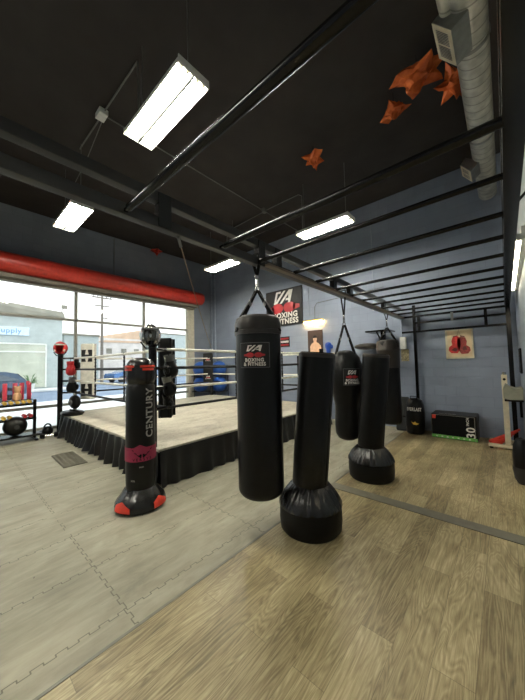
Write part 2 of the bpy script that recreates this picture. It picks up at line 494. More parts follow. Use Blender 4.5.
fr = MB()
for y in (-2.6, -.4, 1.6, 2.15, 5.15): fr.box((-.02, y-.05, .15), (.07, y+.05, 3.5))
for z in (3.5, 2.9): fr.box((-.02, -2.6, z-.05), (.07, 5.15, z+.05))
for (a, b_) in ((-.3, .75), (.75, 2.1)):
    fr.box((0, a, .1), (.09, a+.16, 2.35)); fr.box((0, b_-.16, .1), (.09, b_, 2.35)); fr.box((0, a, 2.25), (.09, b_, 2.42)); fr.box((0, a, .1), (.09, b_, .5))
frm = fr.build('shop_front_frame', M['white'], bd, smooth=False)
MB().box((-.03, 2.2, .2), (.03, 5.1, 3.45)).build('shop_window', M['shopglass'], bd, smooth=False)
MB().box((-.03, -2.55, .2), (.03, 2.1, 3.45)).build('shop_window', M['warmglass'], bd, smooth=False)
fl = MB().box((.0, 6.1, 6.45), (.12, 6.5, 6.75), .02); fl.tube((-.4, 6.1, 6.0), (.05, 6.25, 6.5), .03)
fl.build('floodlight', M['fascia'], bd)

b2 = thing('low_building', (-31.5, 8, 0), 'low pale blue building behind the corner of the shop', 'building')
MB().box((-8, -.6, -.1), (0, 2.35, 4.75)).build('wall', M['bld'], b2, smooth=False)
MB().box((-8.1, -.7, 4.75), (.1, 2.45, 4.95)).build('roof_edge', M['fascia'], b2, smooth=False)
b3 = thing('far_building', (-46, 16, 0), 'pale two-tone stucco building far down the street', 'building')
MB().box((-9, -1.0, -.1), (0, 6.3, 6.1)).build('wall', M['pinkb'], b3, smooth=False)
rf = MB(); rf.quadgrid([[V(.1, -1, 5.4), V(.1, 6.4, 5.5)], [V(-.6, -1, 6.3), V(-.6, 6.4, 7.9)], [V(-4, -1, 6.3), V(-4, 6.4, 7.9)]])
rf.box((-8.5, -1, 5.6), (-.6, 6.4, 6.3)); rf.build('roof', M['tanb'], b3, smooth=False)
for y in (.2, 2.4, 4.4): MB().box((-.02, y, 3.7), (.05, y+.8, 4.5)).build('window', M['fascia'], b3, smooth=False)
b4 = thing('end_building', (-46, 23.2, 0), 'pale bluish flat building right of the tan roofed one', 'building')
MB().box((-8, -.4, -.1), (0, 9, 7.3)).build('wall', M['bld'], b4, smooth=False)
MB().box((-8.1, -.5, 7.3), (.1, 9.1, 7.5)).build('roof_edge', M['fascia'], b4, smooth=False)

up = thing('utility_pole', (-30, 10.17, -.03), 'wooden utility pole with crossarms beyond the window', 'pole')
MB().tube((0, 0, 0), (0, 0, 9.0), .15, 10, .1).build('pole', M['pole'], up)
cr = MB(); cr.box((-.06, -.9, 8.5), (.06, .9, 8.62)); cr.box((-.06, -.7, 7.7), (.06, .7, 7.8)); cr.build('crossarm', M['pole'], up)
for y in (-.8, -.4, .4, .8): MB().lathe([(.03, 8.62), (.06, 8.7), (.03, 8.85)], 8, (0, y, 0)).build('insulator', M['gray'], up)
wr = MB()
for y, z in ((-.8, 8.75), (.8, 8.75)):
    pts = [V(k*2.2-12, y+(k-5)*.15, z-.5+.02*(k-5)**2) for k in range(11)]
wr.path([V(0, 0, 6.6), V(0, .5, 6.55), V(0, .55, 6.5), V(0, 0, 6.5)], .03); wr.build('lamp_arm', M['pole'], up)

def make_car(name, loc, label, paint, group=None, rz=0):
    c = thing(name, loc, label, 'car', group, rz)
    prof = [(-2.2, .35), (-2.25, .75), (-2.1, .95), (-1.35, 1.05), (-.6, 1.48), (.2, 1.56), (1.3, 1.53), (1.75, 1.42), (2.1, 1.05), (2.25, .95), (2.28, .4), (2.1, .3), (-2.0, .3)]
    bm = MB()
    rows = []
    for x, k in ((-.9, .0), (-.88, .06), (-.7, .0), (.7, .0), (.88, .06), (.9, .0)):
        row = []
        for (y, z) in prof:
            xx = x
            if z > 1.1: xx = x*.82
            row.append(V(xx, y, z))
        rows.append(row)
    vs = bm.quadgrid([rows[0], rows[2], rows[3], rows[5]], closev=True)
    bm.bm.faces.new(vs[0]); bm.bm.faces.new(vs[-1])
    bo = bm.build('car_body', paint, c, angle=35)
    for s in (1, -1):
        wn = MB()
        for (a, b_) in ((-1.1, -.15), (-.05, .85), (.95, 1.75)):
            top0 = 1.42 if a > -1 else 1.16; top1 = 1.42 if b_ < 1.7 else 1.2
            pts = [V(s*.9, a, 1.05), V(s*.9, b_+(.15 if b_ > 1.7 else 0), 1.05), V(s*.765, b_-(.1 if b_ > 1.7 else 0), top1+.0), V(s*.765, a+(.2 if a < -1 else 0), top0+.1 if a < -1 else top0)]
            pts = [p+V(s*.012, 0, 0) for p in pts]
            wn.bm.faces.new([wn.bm.verts.new(p) for p in pts])
        wn.build('side_window', M['carw'], c, smooth=False)
        for y in (-1.4, 1.4):
            MB().lathe([(0, -.1), (.3, -.1), (.34, -.06), (.34, .08), (.22, .1), (.2, .07), (0, .07)], 24, (s*.82, y, .34), axis=Matrix.Rotation(s*PI/2, 3, 'Y')).build('wheel', M['tyre'], c)
    rw = MB(); rw.bm.faces.new([rw.bm.verts.new(p) for p in (V(-.66, 1.8, 1.42), V(.66, 1.8, 1.42), V(.72, 2.12, 1.07), V(-.72, 2.12, 1.07))])
    rw.build('rear_window', M['carw'], c, smooth=False)
    ww = MB(); ww.bm.faces.new([ww.bm.verts.new(p) for p in (V(-.66, -.68, 1.46), V(.66, -.68, 1.46), V(.72, -1.3, 1.1), V(-.72, -1.3, 1.1))])
    ww.build('windscreen', M['carw'], c, smooth=False)
    for s in (1, -1): MB().box((s*.86-.05, 2.12, .8), (s*.86+.05, 2.28, 1.0), .02).build('tail_light', M['redl'], c)
    return c
make_car('parked_car', (-21.0, .85, -.06), 'dark blue-grey crossover parked in front of the shop', M['car'])
make_car('parked_car', (-31.5, 13.4, -.03), 'blue car parked beyond the utility pole, right of white corner pad', M['car2'], rz=.2)
make_car('parked_car', (-36, 19.5, -.03), 'grey-blue car parked farthest down the street', M['car'], rz=.2)
pl = thing('palm_planter', (-25.9, 4.05, .1), 'low palm shrub in pale planter by the shop window', 'plant')
MB().lathe([(0, 0), (.22, 0), (.3, .45), (.27, .45), (.25, .4), (0, .4)], 16).build('pot', M['side'], pl)
lf = MB()
for k in range(34):
    a = random.uniform(0, 2*PI); L = random.uniform(.8, 1.25); e = random.uniform(.2, 1.2)
    d = V(math.cos(a)*math.cos(e), math.sin(a)*math.cos(e), math.sin(e)); side = V(-math.sin(a), math.cos(a), 0)
    p0 = V(0, 0, .4); p1 = p0+d*L*.6; p2 = p0+d*L+V(0, 0, -.25*L)
    vs = [lf.bm.verts.new(p) for p in (p0-side*.01, p0+side*.01, p1+side*.05, p2, p1-side*.05)]
    lf.bm.faces.new(vs)
lf.build('foliage', M['leaf'], pl, smooth=False)

# ------------------------------------------------------------------ boxing ring
RX0, RX1, RY0, RY1, RZ = -8.25, -3.5, 1.88, 6.55, .5
ring = thing('boxing_ring', ((RX0+RX1)/2, (RY0+RY1)/2, 0), 'raised boxing ring with beige canvas, black skirt and white and black ropes', 'boxing ring')
ox, oy = (RX0+RX1)/2, (RY0+RY1)/2
hx, hy = (RX1-RX0)/2, (RY1-RY0)/2
MB().box((-hx+.06, -hy+.06, 0.01), (hx-.06, hy-.06, RZ-.04)).build('platform', M['dgray'], ring, smooth=False)
MB().box((-hx, -hy, RZ-.05), (hx, hy, RZ), .012).build('canvas', M['canvas'], ring)
cm = MB()
def skirt_side(mb, p0, p1, nrm, seed, amp):
    p0 = Vector(p0); p1 = Vector(p1); nrm = Vector(nrm); L = (p1-p0).length; n = int(L*34)
    rows = []
    for j in range(9):
        t = j/8; row = []
        for i in range(n+1):
            u = i/n*L
            ph = u*2*PI/.24 + 4.5*noise.noise(Vector((u*1.3, seed, 0)))
            a = amp*(.12+.88*t)*(math.sin(ph)*.5+.5*noise.noise(Vector((u*7, t*1.2, seed))))
            hang = .02+.035*t + .05*t*noise.noise(Vector((u*.9, seed+3, 0)))
            lift = max(0, .09*noise.noise(Vector((u*1.7, 1, seed)))) * t
            row.append(p0+(p1-p0)*(i/n)+nrm*(hang+a)+Vector((0, 0, (RZ-.03)*(1-t)+.004+lift)))
        rows.append(row)
    mb.quadgrid(rows)
skl = MB(); skirt_side(skl, (-hx, -hy, 0), (hx, -hy, 0), (0, -1, 0), 1.3, .17); skl.build('skirt', M['skirt'], ring, angle=80)
skl = MB(); skirt_side(skl, (hx, -hy, 0), (hx, hy, 0), (1, 0, 0), 5.1, .05); skl.build('skirt', M['skirt'], ring, angle=80)
skl = MB(); skirt_side(skl, (-hx, hy, 0), (-hx, -hy, 0), (-1, 0, 0), 7.1, .04); skl.build('skirt', M['skirt'], ring, angle=80)
skl = MB(); skirt_side(skl, (hx, hy, 0), (-hx, hy, 0), (0, 1, 0), 9.1, .04); skl.build('skirt', M['skirt'], ring, angle=80)
# posts
posts = {'nl': (RX0+.05-ox, RY0-.03-oy), 'nr': (RX1-.16-ox, RY0+.0-oy), 'fl': (RX0+.1-ox, RY1-.1-oy), 'fr': (RX1-.1-ox, RY1-.1-oy)}
ins = {'nl': (-8.02-ox, 2.1-oy), 'nr': (-3.72-ox, 2.12-oy), 'fl': (-8.0-ox, 6.3-oy), 'fr': (-3.72-ox, 6.3-oy)}
for k, (x, y) in posts.items():
    MB().tube((x, y, .02), (x, y, 1.95), .055, 16).build('corner_post', M['steel'], ring)
rz_levels = (1.84, 1.57, 1.285, 1.0)
for k in posts:
    tb = MB()
    for z in rz_levels: tb.tube((posts[k][0], posts[k][1], z), (ins[k][0], ins[k][1], z), .022, 8)
    tb.build('turnbuckle', M['steel'], ring)
for a, b_ in (('nl', 'nr'), ('nr', 'fr'), ('fr', 'fl'), ('fl', 'nl')):
    for i, z in enumerate(rz_levels):
        p0 = V(*ins[a], z); p1 = V(*ins[b_], z)
        sag = .012
        pts = [p0.lerp(p1, t/10)+V(0, 0, -sag*4*(t/10)*(1-t/10)+(0 if i else -.0)) for t in range(11)]
        MB().path(pts, .022, 10).build('rope', M['white_rope'] if i % 2 == 0 else M['black_rope'], ring)
    for t in (1/3, 2/3):
        p = V(*ins[a], 0).lerp(V(*ins[b_], 0), t)
        sp = MB(); sp.box((p.x-.012, p.y-.012, .98), (p.x+.012, p.y+.012, 1.86), .003)
        for z in [1.0+.07*q for q in range(13)]: sp.lathe([(.0, -.012), (.02, -.01), (.022, 0), (.02, .01), (0, .012)], 8, (p.x, p.y, z))
        sp.build('rope_spacer', M['black_rope'], ring)
# corner pads
def pad(cx, cy, ang, z0, z1, w_, t_, m, logo):
    mt = Matrix.Translation((cx-ox, cy-oy, 0)) @ Matrix.Rotation(ang, 4, 'Z')
    p = MB().box((-w_/2, -t_/2, z0), (w_/2, t_/2, z1), .03, mt, 3).build('corner_pad', m, ring)
    if logo:
        # ring-side face and outside face both carry the two badges
        for z in (z0+(z1-z0)*.78, z0+(z1-z0)*.17):
            r3 = mt.to_3x3()
            org = mt @ V(0, -t_/2-.003, z)
            up = V(0, 0, 1); rt = r3 @ V(1, 0, 0)
            if logo == 'red':
                place_geo('badge', add_poly_geo([[(-.1, -.06), (.1, -.06), (.1, .06), (-.1, .06)]]), plane_fn(org, rt, up), M['boardblk'], p)
                place_geo('badge_logo', logo_geo(.11, .05), plane_fn(org+V(0, 0, .03)+(r3@V(0,-.002,0)), rt, up), M['wtext'], p)
                place_geo('badge_gloves', glove_geo(.15, .05), plane_fn(org+V(0, 0, -.01)+(r3@V(0,-.002,0)), rt, up), M['redl'], p)
                place_geo('badge_lettering', text_geo('BOXING', .045, .001), plane_fn(org+V(0, 0, -.045)+(r3@V(0,-.002,0)), rt, up), M['wtext'], p)
            else:
                w2 = .13
                place_geo('badge', add_poly_geo([[(-w2, -.15), (-.02, -.15), (-.05, .0), (-.02, .15), (-w2, .15)], [(.02, -.15), (w2, -.15), (w2, .15), (.02, .15), (.05, 0)], [(-.06, -.03), (.06, -.03), (.06, .03), (-.06, .03)]]), plane_fn(org, rt, up), M['boardblk'], p)
    return p
pad(-7.86, 2.36, PI/4, .82, 2.2, .32, .16, M['pad_w'], 'big')
pad(-4.02, 2.3, -PI/4*1.0+PI, .84, 2.0, .23, .14, M['leather'], None)
pad(-8.02, 6.2, PI/4-.0, .98, 2.02, .34, .12, M['boardblk'], 'red')
pad(-3.95, 6.05, PI/4+PI/2, .9, 1.75, .3, .12, M['leather'], None)

# ------------------------------------------------------------------ gloves and headgear
def glove(name, loc, rot, m, label, s=1.0, cuffm=None, group=None):
    g = thing(name, loc, label, 'boxing glove', group, rot=rot)
    mb = MB()
    # mitt hangs from the cuff: cuff at top (z=0), fist down
    prof = [(.0, -.30), (.045, -.295), (.08, -.265), (.093, -.22), (.09, -.17), (.075, -.12), (.062, -.09), (.06, -.075)]
    mb.lathe([(r*s, z*s) for r, z in prof], 20, mod=lambda r, z, a: (r*(1+.18*math.cos(a)), z))
    mb.build('mitt', m, g)
    MB().ball((.1*s, -.015*s, -.17*s), .04*s, 2, (.8, .8, 1.6)).build('thumb', m, g)
    MB().lathe([(.055*s, -.09*s), (.062*s, -.08*s), (.068*s, -.0), (.062*s, .0), (.05*s, -.07*s)], 20, cap=False).build('cuff', cuffm or m, g)
    MB().path([V(0, 0, -.01), V(.01, 0, .05), V(-.01, 0, .1)], .006, 6).build('lace', M['web'], g)
    return g
def headgear(loc, m, m2, label, rz, s=1.0):
    g = thing('headgear', loc, label, 'headgear', rz=rz)
    mb = MB()
    # open-faced helmet shell: sphere with face opening towards +x
    rows = []
    n = 28
    for j in range(15):
        th = PI*(.04+.8*j/14)
        row = []
        for k in range(n+1):
            lim = 0 if th < PI*.38 else .62
            a = lim + (2*PI-2*lim)*k/n
            r = .125*s*(1+.05*math.cos(2*a))
            row.append(V(r*math.sin(th)*math.cos(a)*1.08, r*math.sin(th)*math.sin(a), .13*s+r*math.cos(th)*1.05))
        rows.append(row)
    mb.quadgrid(rows)
    o = mb.build('shell', m, g)
    md = o.modifiers.new('t', 'SOLIDIFY'); md.thickness = .025*s
    br = MB(); br.path([V(.108*s*math.cos(a)*1.12, .108*s*math.sin(a), .195*s) for a in [-.9+.2*k for k in range(10)]], .014*s, 8); br.build('brow_pad', m2, g)
    for sg_ in (-1, 1): MB().ball((.08*s, sg_*.075*s, .085*s), .03*s, 2, (1, .6, 1.2)).build('cheek_pad', m2, g)
    MB().path([V(.04*s, -.1*s, .05*s), V(.07*s, -.05*s, -.02*s), V(.07*s, .05*s, -.02*s), V(.04*s, .1*s, .05*s)], .009*s, 6).build('chin_strap', M['web'], g)
    return g
headgear((-8.2, 1.85, 1.93), M['redp'], M['pad_w'], 'red and white headgear on top of the window-side near ring post', -.4, 1.25)
headgear((-3.68, 1.86, 1.87), M['chrome'], M['gray'], 'silver and black headgear on top of the ring post behind the tall floor bag', -.5, 1.2)
glove('boxing_glove', (-7.97, 2.0, 1.76), (.1, .1, .4), M['redl'], 'dark red boxing glove hanging from the ropes at the window-side corner', 1.15)
glove('boxing_glove', (-7.93, 2.12, 1.8), (.2, -.3, 2.2), M['leather'], 'black boxing glove hanging beside the dark red one', .8)
glove('boxing_glove', (-7.95, 2.05, 1.36), (.3, .2, 1.2), M['leather'], 'black boxing glove hung below the dark red one, nearest the ring canvas', 1.25, M['gray'])
glove('boxing_glove', (-3.79, 2.2, 1.76), (.1, .2, -.8), M['leather'], 'large black boxing glove hanging on the near corner pad', 1.15, M['gray'])
glove('boxing_glove', (-3.76, 2.14, 1.44), (.2, -.1, .6), M['leather'], 'black glove with silver cuff under the large one on the near corner pad', 1.0, M['galv'])
glove('boxing_glove', (-3.74, 2.12, 1.18), (.5, .3, .2), M['leather'], 'lowest black glove hanging at the near corner pad', .8)
t = thing('punch_mitt', (-7.72, 1.99, .5), 'black flat punch paddle lying on the canvas at the window-side corner', 'punch mitt', rz=.3)
MB().lathe([(0, 0), (.2, 0), (.24, .03), (.24, .07), (.2, .1), (0, .1)], 28, mod=lambda r, z, a: (r*(1+.15*math.cos(2*a)), z)).build('pad', M['leather'], t)
MB().box((-.09, -.02, .1), (.09, .02, .13), .01).build('hand_strap', M['web'], t)
t = thing('belly_protector', (-7.97, 2.1, .602), 'round black leather body shield standing behind the flat paddle', 'body shield', rz=.3)
MB().ball((0, .0, .17), .17, 3, (1.1, .55, 1)).build('shield', M['leather'], t)
MB().lathe([(.06, 0), (.075, .012), (.06, .024)], 20, (0, -.095, .17), axis=Matrix.Rotation(PI/2, 3, 'X')).build('ring_badge', M['gray'], t)

# ------------------------------------------------------------------ steel rig
rig = thing('training_rig', (-.87, 3, 0), 'black steel overhead rig with two long rails and many cross bars', 'rig')
gx, gy = -.87, 3.0
def rb(mb, lo, hi, bev=.003): mb.box((lo[0]-gx, lo[1]-gy, lo[2]), (hi[0]-gx, hi[1]-gy, hi[2]), bev); return mb
YE = 7.12
rb(MB(), (-1.87, -2.5, 2.585), (-1.80, YE, 2.665), .007).build('lower_rail', M['rail'], rig)
rb(MB(), (-1.87, -2.5, 2.775), (-1.80, YE, 2.85), .007).build('upper_rail', M['rail'], rig)
rb(MB(), (.04, -2.5, 2.59), (.12, YE, 2.67)).build('lower_rail', M['steel'], rig)
rb(MB(), (.04, -2.5, 2.78), (.12, YE, 2.85)).build('upper_rail', M['steel'], rig)
for y in (-1.2, 1.02, 2.08, 2.36, 3.69, 4.25, 5.9):
    u = MB(); rb(u, (-1.865, y-.04, 2.66), (-1.80, y+.04, 2.78)); rb(u, (-1.80, y-.05, 2.59), (-1.79, y+.05, 2.84)); u.build('connector', M['steel'], rig)
for y in (-1.2, 1.54, 3.61, 5.55):
    u = MB(); rb(u, (.05, y-.04, 2.66), (.11, y+.04, 2.79)); u.build('connector', M['steel'], rig)
# second lower channel, broader, starts at the first joint
rb(MB(), (-1.80, 2.12, 2.585), (-1.735, YE, 2.61)).build('rail_flange', mat('rail_flange_lit_tan', (120, 104, 86), .5, .1), rig)  # tan colour paints the light falling on the black steel's underside
ys = [.745, 1.54, 2.04, 2.58, 3.07, 3.61, 4.12, 4.585, 5.06, 5.56, 6.1, 6.6]
for i, y in enumerate(ys):
    u = MB(); r = .025 if i < 2 else .019; zb = 2.607 if i < 2 else 2.622
    xl = -1.74 if i < 2 else -1.80
    u.tube((xl-gx, y-gy, zb), (.045-gx, y-gy, zb), r, 16)
    u.box((-1.80-gx, y-.012-gy, 2.60), (-1.72-gx, y+.012-gy, 2.62), .002)
    u.build('rung', M['steel'], rig)
for y in (-.2, -1.1): MB().tube((-1.80-gx, y-gy, 2.632), (.045-gx, y-gy, 2.632), .021, 16).build('rung', M['steel'], rig)
for x, ps in ((-1.53, .03), (.085, .035)):
    rb(MB(), (x-ps, YE-2*ps, .004), (x+ps, YE, 2.86)).build('upright', M['steel'], rig)
    rb(MB(), (x-.08, YE-.12, .004), (x+.08, YE+.03, .014)).build('foot_plate', M['steel'], rig)
for x in (-1.83, .08):
    rb(MB(), (x-.03, -2.5, .004), (x+.03, -2.44, 2.86)).build('upright', M['steel'], rig)
for z, x0 in ((2.6, -1.83), (2.45, -1.53), (2.25, -1.8)):
    rb(MB(), (x0, YE-.05, z-.022), (.08, YE-.01, z+.022)).build('back_bar', M['steel'], rig)
for x, a, b_ in ((-.25, 2.25, 2.6), (-1.44, 2.25, 2.6)):
    rb(MB(), (x-.025, YE-.06, a), (x+.025, YE, b_)).build('back_strut', M['steel'], rig)
rb(MB(), (-.83, YE-.06, 2.42), (-.78, YE-.03, 2.6)).build('back_plate', M['gray'], rig)
MB().tube((.04-gx, 2.6-gy, 2.6), (.19-gx, 2.7-gy, 2.8), .01).build('wall_stay', M['steel'], rig)

# ------------------------------------------------------------------ bags
def crown_mod(seed, amp=.01, z0=0, zr=.1):
    def f(r, z, a):
        k = max(0, min(1, (z-z0)/zr))
        q = noise.noise(Vector((math.cos(a)*2.5, math.sin(a)*2.5, z*4+seed)))+.6*noise.noise(Vector((math.cos(a)*7, math.sin(a)*7, z*9+seed)))
        return r*(1+amp*.25*q)+amp*k*q, z
    return f
def gym_patch(parent, r, phi, z0, w_, h_):
    segs = 12
    def strip_geo(ww, hh, off=0):
        vs = []; fs = []
        for i in range(segs+1):
            x = -ww/2+ww*i/segs
            vs += [(x, -hh/2), (x, hh/2)]
        for i in range(segs): fs.append((2*i, 2*i+2, 2*i+3, 2*i+1))
        return vs, fs
    p = place_geo('patch_border', strip_geo(w_, h_), cyl_fn(r+.004, phi, z0), M['gray'], parent)
    place_geo('patch', strip_geo(w_-.008, h_-.008), cyl_fn(r+.006, phi, z0), M['boardblk'], parent)
    place_geo('logo', logo_geo(w_*.46, h_*.24), scale_fn(cyl_fn(r+.009, phi, z0), 0, h_*.27), M['wtext'], parent)
    place_geo('glove_print', glove_geo(w_*.7, h_*.2), scale_fn(cyl_fn(r+.009, phi, z0), 0, h_*.0), M['redl'], parent)
    place_geo('lettering', text_geo('BOXING', h_*.19, .0025), scale_fn(cyl_fn(r+.009, phi, z0), 0, -h_*.2), M['wtext'], parent)
    place_geo('lettering', text_geo('& FITNESS', h_*.19, .0025), scale_fn(cyl_fn(r+.009, phi, z0), 0, -h_*.365), M['wtext'], parent)
def hang_bag(loc, label, prof, mbody, ztop, rtop, zhook, phi, patch, seed, crown=None, strapang=.7, ring_z=None):
    b = thing('heavy_bag', (loc[0], loc[1], 0), label, 'punching bag', 'hanging punching bags')
    MB().lathe(prof, 48, mod=crown_mod(seed, .012, ztop-.12, .1)).build('bag_body', mbody, b)
    if crown:
        MB().lathe(crown, 48, mod=crown_mod(seed+2, .01, ztop-.3, .2)).build('crown', M['leather_g'], b)
    rzz = ring_z or zhook-.26
    for k in range(4):
        a = phi+(1.15, 2.1, -1.15, -2.1)[k]
        n_ = V(math.cos(a), math.sin(a), 0)
        top = V(0, 0, rzz); bot = n_*(rtop+.02)+V(0, 0, ztop+.01); bot2 = n_*(rtop+.068)+V(0, 0, ztop-.14)
        s_ = MB(); s_.strap(top+n_*.012, bot, .056, .006, (-n_.y, n_.x, 0)); s_.strap(bot, bot2, .056, .008, (-n_.y, n_.x, 0))
        s_.build('strap', M['web'], b)
        MB().lathe([(.018, -.006), (.028, 0), (.018, .006)], 12, bot.lerp(top, .55), axis=Matrix.Rotation(a, 3, 'Z') @ Matrix.Rotation(PI/2, 3, 'Y')).build('strap_buckle', M['galv'], b)
    h = MB()
    h.path([V(.022*math.cos(t_), 0, rzz+.02+.022*math.sin(t_)) for t_ in [2*PI*k/14 for k in range(14)]], .006, 6, closed=True)
    h.box((-.016, -.01, rzz+.04), (.016, .01, rzz+.12), .006); h.path([V(0, .02*math.cos(t_), rzz+.14+.03*math.sin(t_)) for t_ in [2*PI*k/14 for k in range(14)]], .006, 6, closed=True)
    h.build('swivel_hook', M['chrome'], b)
    l = MB()
    for sx_ in (-1, 1):
        l.strap(V(sx_*.004, 0, rzz+.16), V(sx_*.032, 0, zhook+.0), .04, .006, (0, 1, 0))
        l.strap(V(sx_*.039, 0, zhook), V(sx_*.039, 0, zhook+.12), .04, .006, (0, 1, 0))
    l.strap(V(-.042, 0, zhook+.115), V(.042, 0, zhook+.115), .04, .006, (0, 1, 0))
    l.build('hanging_loop', M['web'], b)
    if patch: gym_patch(b, patch[0], phi+patch[4], patch[1], patch[2], patch[3])
    return b
def rounded(r, z0, z1, rb_=.07, rt=.05):
    p = [(0, z0)]
    for k in range(7):
        a = PI/2*k/6; p.append((r-rb_+rb_*math.sin(a), z0+rb_-rb_*math.cos(a)))
    for k in range(1, 12): p.append((r, z0+rb_+(z1-rt-z0-rb_)*k/12))
    for k in range(7):
        a = PI/2*k/6; p.append((r-rt+rt*math.cos(a), z1-rt+rt*math.sin(a)))
    p.append((0, z1)); return p
ph1 = math.atan2(-2.04, 1.83)
hang_bag((-1.835, 2.04), 'tall black heavy bag with logo patch hanging nearest the camera',
         rounded(.22, .345, 2.05, .08, .06), M['leather'], 2.05, .165, 2.585, ph1,
         (.229, 1.68, .29, .23, -.17), 1.0,
         [(.215, 1.88), (.228, 1.882), (.229, 1.92), (.224, 1.925), (.229, 1.98), (.215, 2.04), (.18, 2.065), (0, 2.065)], ring_z=2.33)
ph2 = math.atan2(-4.02, 1.84)
pr = [(0, .43), (.09, .435), (.15, .47), (.178, .53), (.185, .65), (.178, .82), (.178, .95), (.2, 1.06), (.235, 1.18), (.25, 1.32), (.248, 1.45), (.232, 1.57), (.2, 1.66), (.15, 1.73), (.07, 1.77), (0, 1.775)]
hang_bag((-1.835, 4.02), 'black uppercut bag with bulging top and logo patch hanging between the two floor bags', pr, M['leather'], 1.70, .14, 2.585, ph2,
         (.251, 1.38, .25, .24, .34), 4.0, ring_z=2.16)
ph3 = math.atan2(-6.15, 1.86)
hang_bag((-1.86, 6.17), 'farthest hanging bag, worn brownish grey top, black lower body', rounded(.215, .29, 2.03, .07, .07), M['leather'], 2.03, .15, 2.585, ph3,
         None, 8.0, [(.21, 1.45), (.222, 1.452), (.223, 1.8), (.227, 1.805), (.227, 1.84), (.222, 1.85), (.222, 1.96), (.2, 2.02), (.12, 2.045), (0, 2.045)], ring_z=2.3)

def floor_bag(loc, label, tilt, rz):
    b = thing('freestanding_bag', (loc[0], loc[1], .004), label, 'punching bag', 'freestanding floor bags')
    MB().lathe([(0, 0), (.275, 0), (.292, .02), (.3, .1), (.298, .22), (.292, .25), (.0, .26)], 56).build('base', M['base'], b)
    def pm(r, z, a):
        k = max(0, math.sin(PI*min(1, max(0, (z-.235)/.2))))
        w_ = noise.noise(Vector((math.cos(a)*4, math.sin(a)*4, 2)))
        return r*(1+(.03+.05*w_)*k*math.sin(a*30+4*math.sin(a*3))), z+.006*k*math.sin(a*30)
    MB().lathe([(.294, .225), (.305, .235), (.3, .262), (.26, .325), (.22, .375), (.185, .41), (.165, .425)], 272, mod=pm, cap=False).build('base_cover', M['cover'], b)
    co = MB().lathe([(0, 0), (.16, 0), (.170, .02), (.173, .3), (.174, .6), (.175, 1.0), (.175, 1.22), (.173, 1.28), (.162, 1.30), (.157, 1.295), (0, 1.3)], 48,
                    mod=lambda r, z, a: (r*(1+.008*noise.noise(Vector((math.cos(a)*2, math.sin(a)*2, z*3)))), z)).build('striking_column', M['vinyl'], b)
    co.location = (0, 0, .4); co.rotation_euler = tilt
    MB().lathe([(.160, 1.294), (.178, 1.287), (.180, 1.265), (.176, 1.25)], 48, cap=False).build('top_rim', M['leather_g'], co)
    MB().box((.168, -.008, .05), (.178, .008, 1.2), .003).build('side_seam', M['leather'], co)
    return b
floor_bag((-1.51, 2.39), 'black round-based floor bag standing nearest on the wood floor', (-.035, .08, 0), 0)
floor_bag((-1.475, 3.93), 'black round-based floor bag standing behind the uppercut bag', (-.02, .095, 0), 0)

# Tall branded floor bag
cx, cy = -3.27, 1.53
cb = thing('freestanding_bag', (cx, cy, 0), 'tall black bag with CENTURY lettering and crimson band beside the ring', 'punching bag', rot=(0, .0, 0))
phc = math.atan2(-cy, -cx)
def bm_(r, z, a):
    q = noise.noise(Vector((math.cos(a)*3, math.sin(a)*3, z*14)))
    return r*(1+.05*q), z+.012*q
MB().lathe([(0, 0), (.25, 0), (.275, .02), (.275, .06), (.26, .1), (.215, .15), (.175, .2), (.16, .22)], 64, mod=bm_).build('base_cover', M['cover'], cb)
for c0, wdt in ((phc-.75, .62), (phc+.85, .62)):
    vs = []; fs_ = []
    n = 10
    for i in range(n+1):
        u = i/n; a = c0+(u-.5)*wdt*1.15
        hh = .03+.075*(1-abs(u-.42)*1.3)
        for t_ in (0, .33, .66, 1):
            z = .03+hh*t_
            rr = (.28 if z < .07 else .28-(z-.07)*.55)+.007
            q = noise.noise(Vector((math.cos(a)*3, math.sin(a)*3, z*14)))
            vs.append((rr*(1+.05*q)*math.cos(a), rr*(1+.05*q)*math.sin(a), z+.012*q+.004))
    for i in range(n):
        for j in range(3): k = i*4+j; fs_.append((k, k+4, k+5, k+1))
    me = bpy.data.meshes.new('red_panel'); me.from_pydata(vs, [], fs_); me.materials.append(M['redt'])
    for p in me.polygons: p.use_smooth = True
    o = bpy.data.objects.new('red_panel', me); C.objects.link(o); o.parent = cb
col = MB().lathe([(.14, .16), (.158, .18), (.162, .3), (.163, .6), (.162, .9), (.160, 1.2), (.157, 1.37), (.14, 1.395), (0, 1.4)], 48,
    mod=lambda r, z, a: (r*(1+.012*noise.noise(Vector((math.cos(a)*3, math.sin(a)*3, z*5)))), z)).build('striking_column', M['vinyl'], cb)
hd = MB().lathe([(0, 1.385), (.12, 1.385), (.15, 1.4), (.162, 1.44), (.166, 1.51), (.163, 1.58), (.148, 1.64), (.115, 1.68), (.06, 1.7), (0, 1.705)], 48,
    mod=lambda r, z, a: (r*(1+.02*noise.noise(Vector((math.cos(a)*3, math.sin(a)*3, z*7)))), z)).build('head_section', M['cover'], cb)
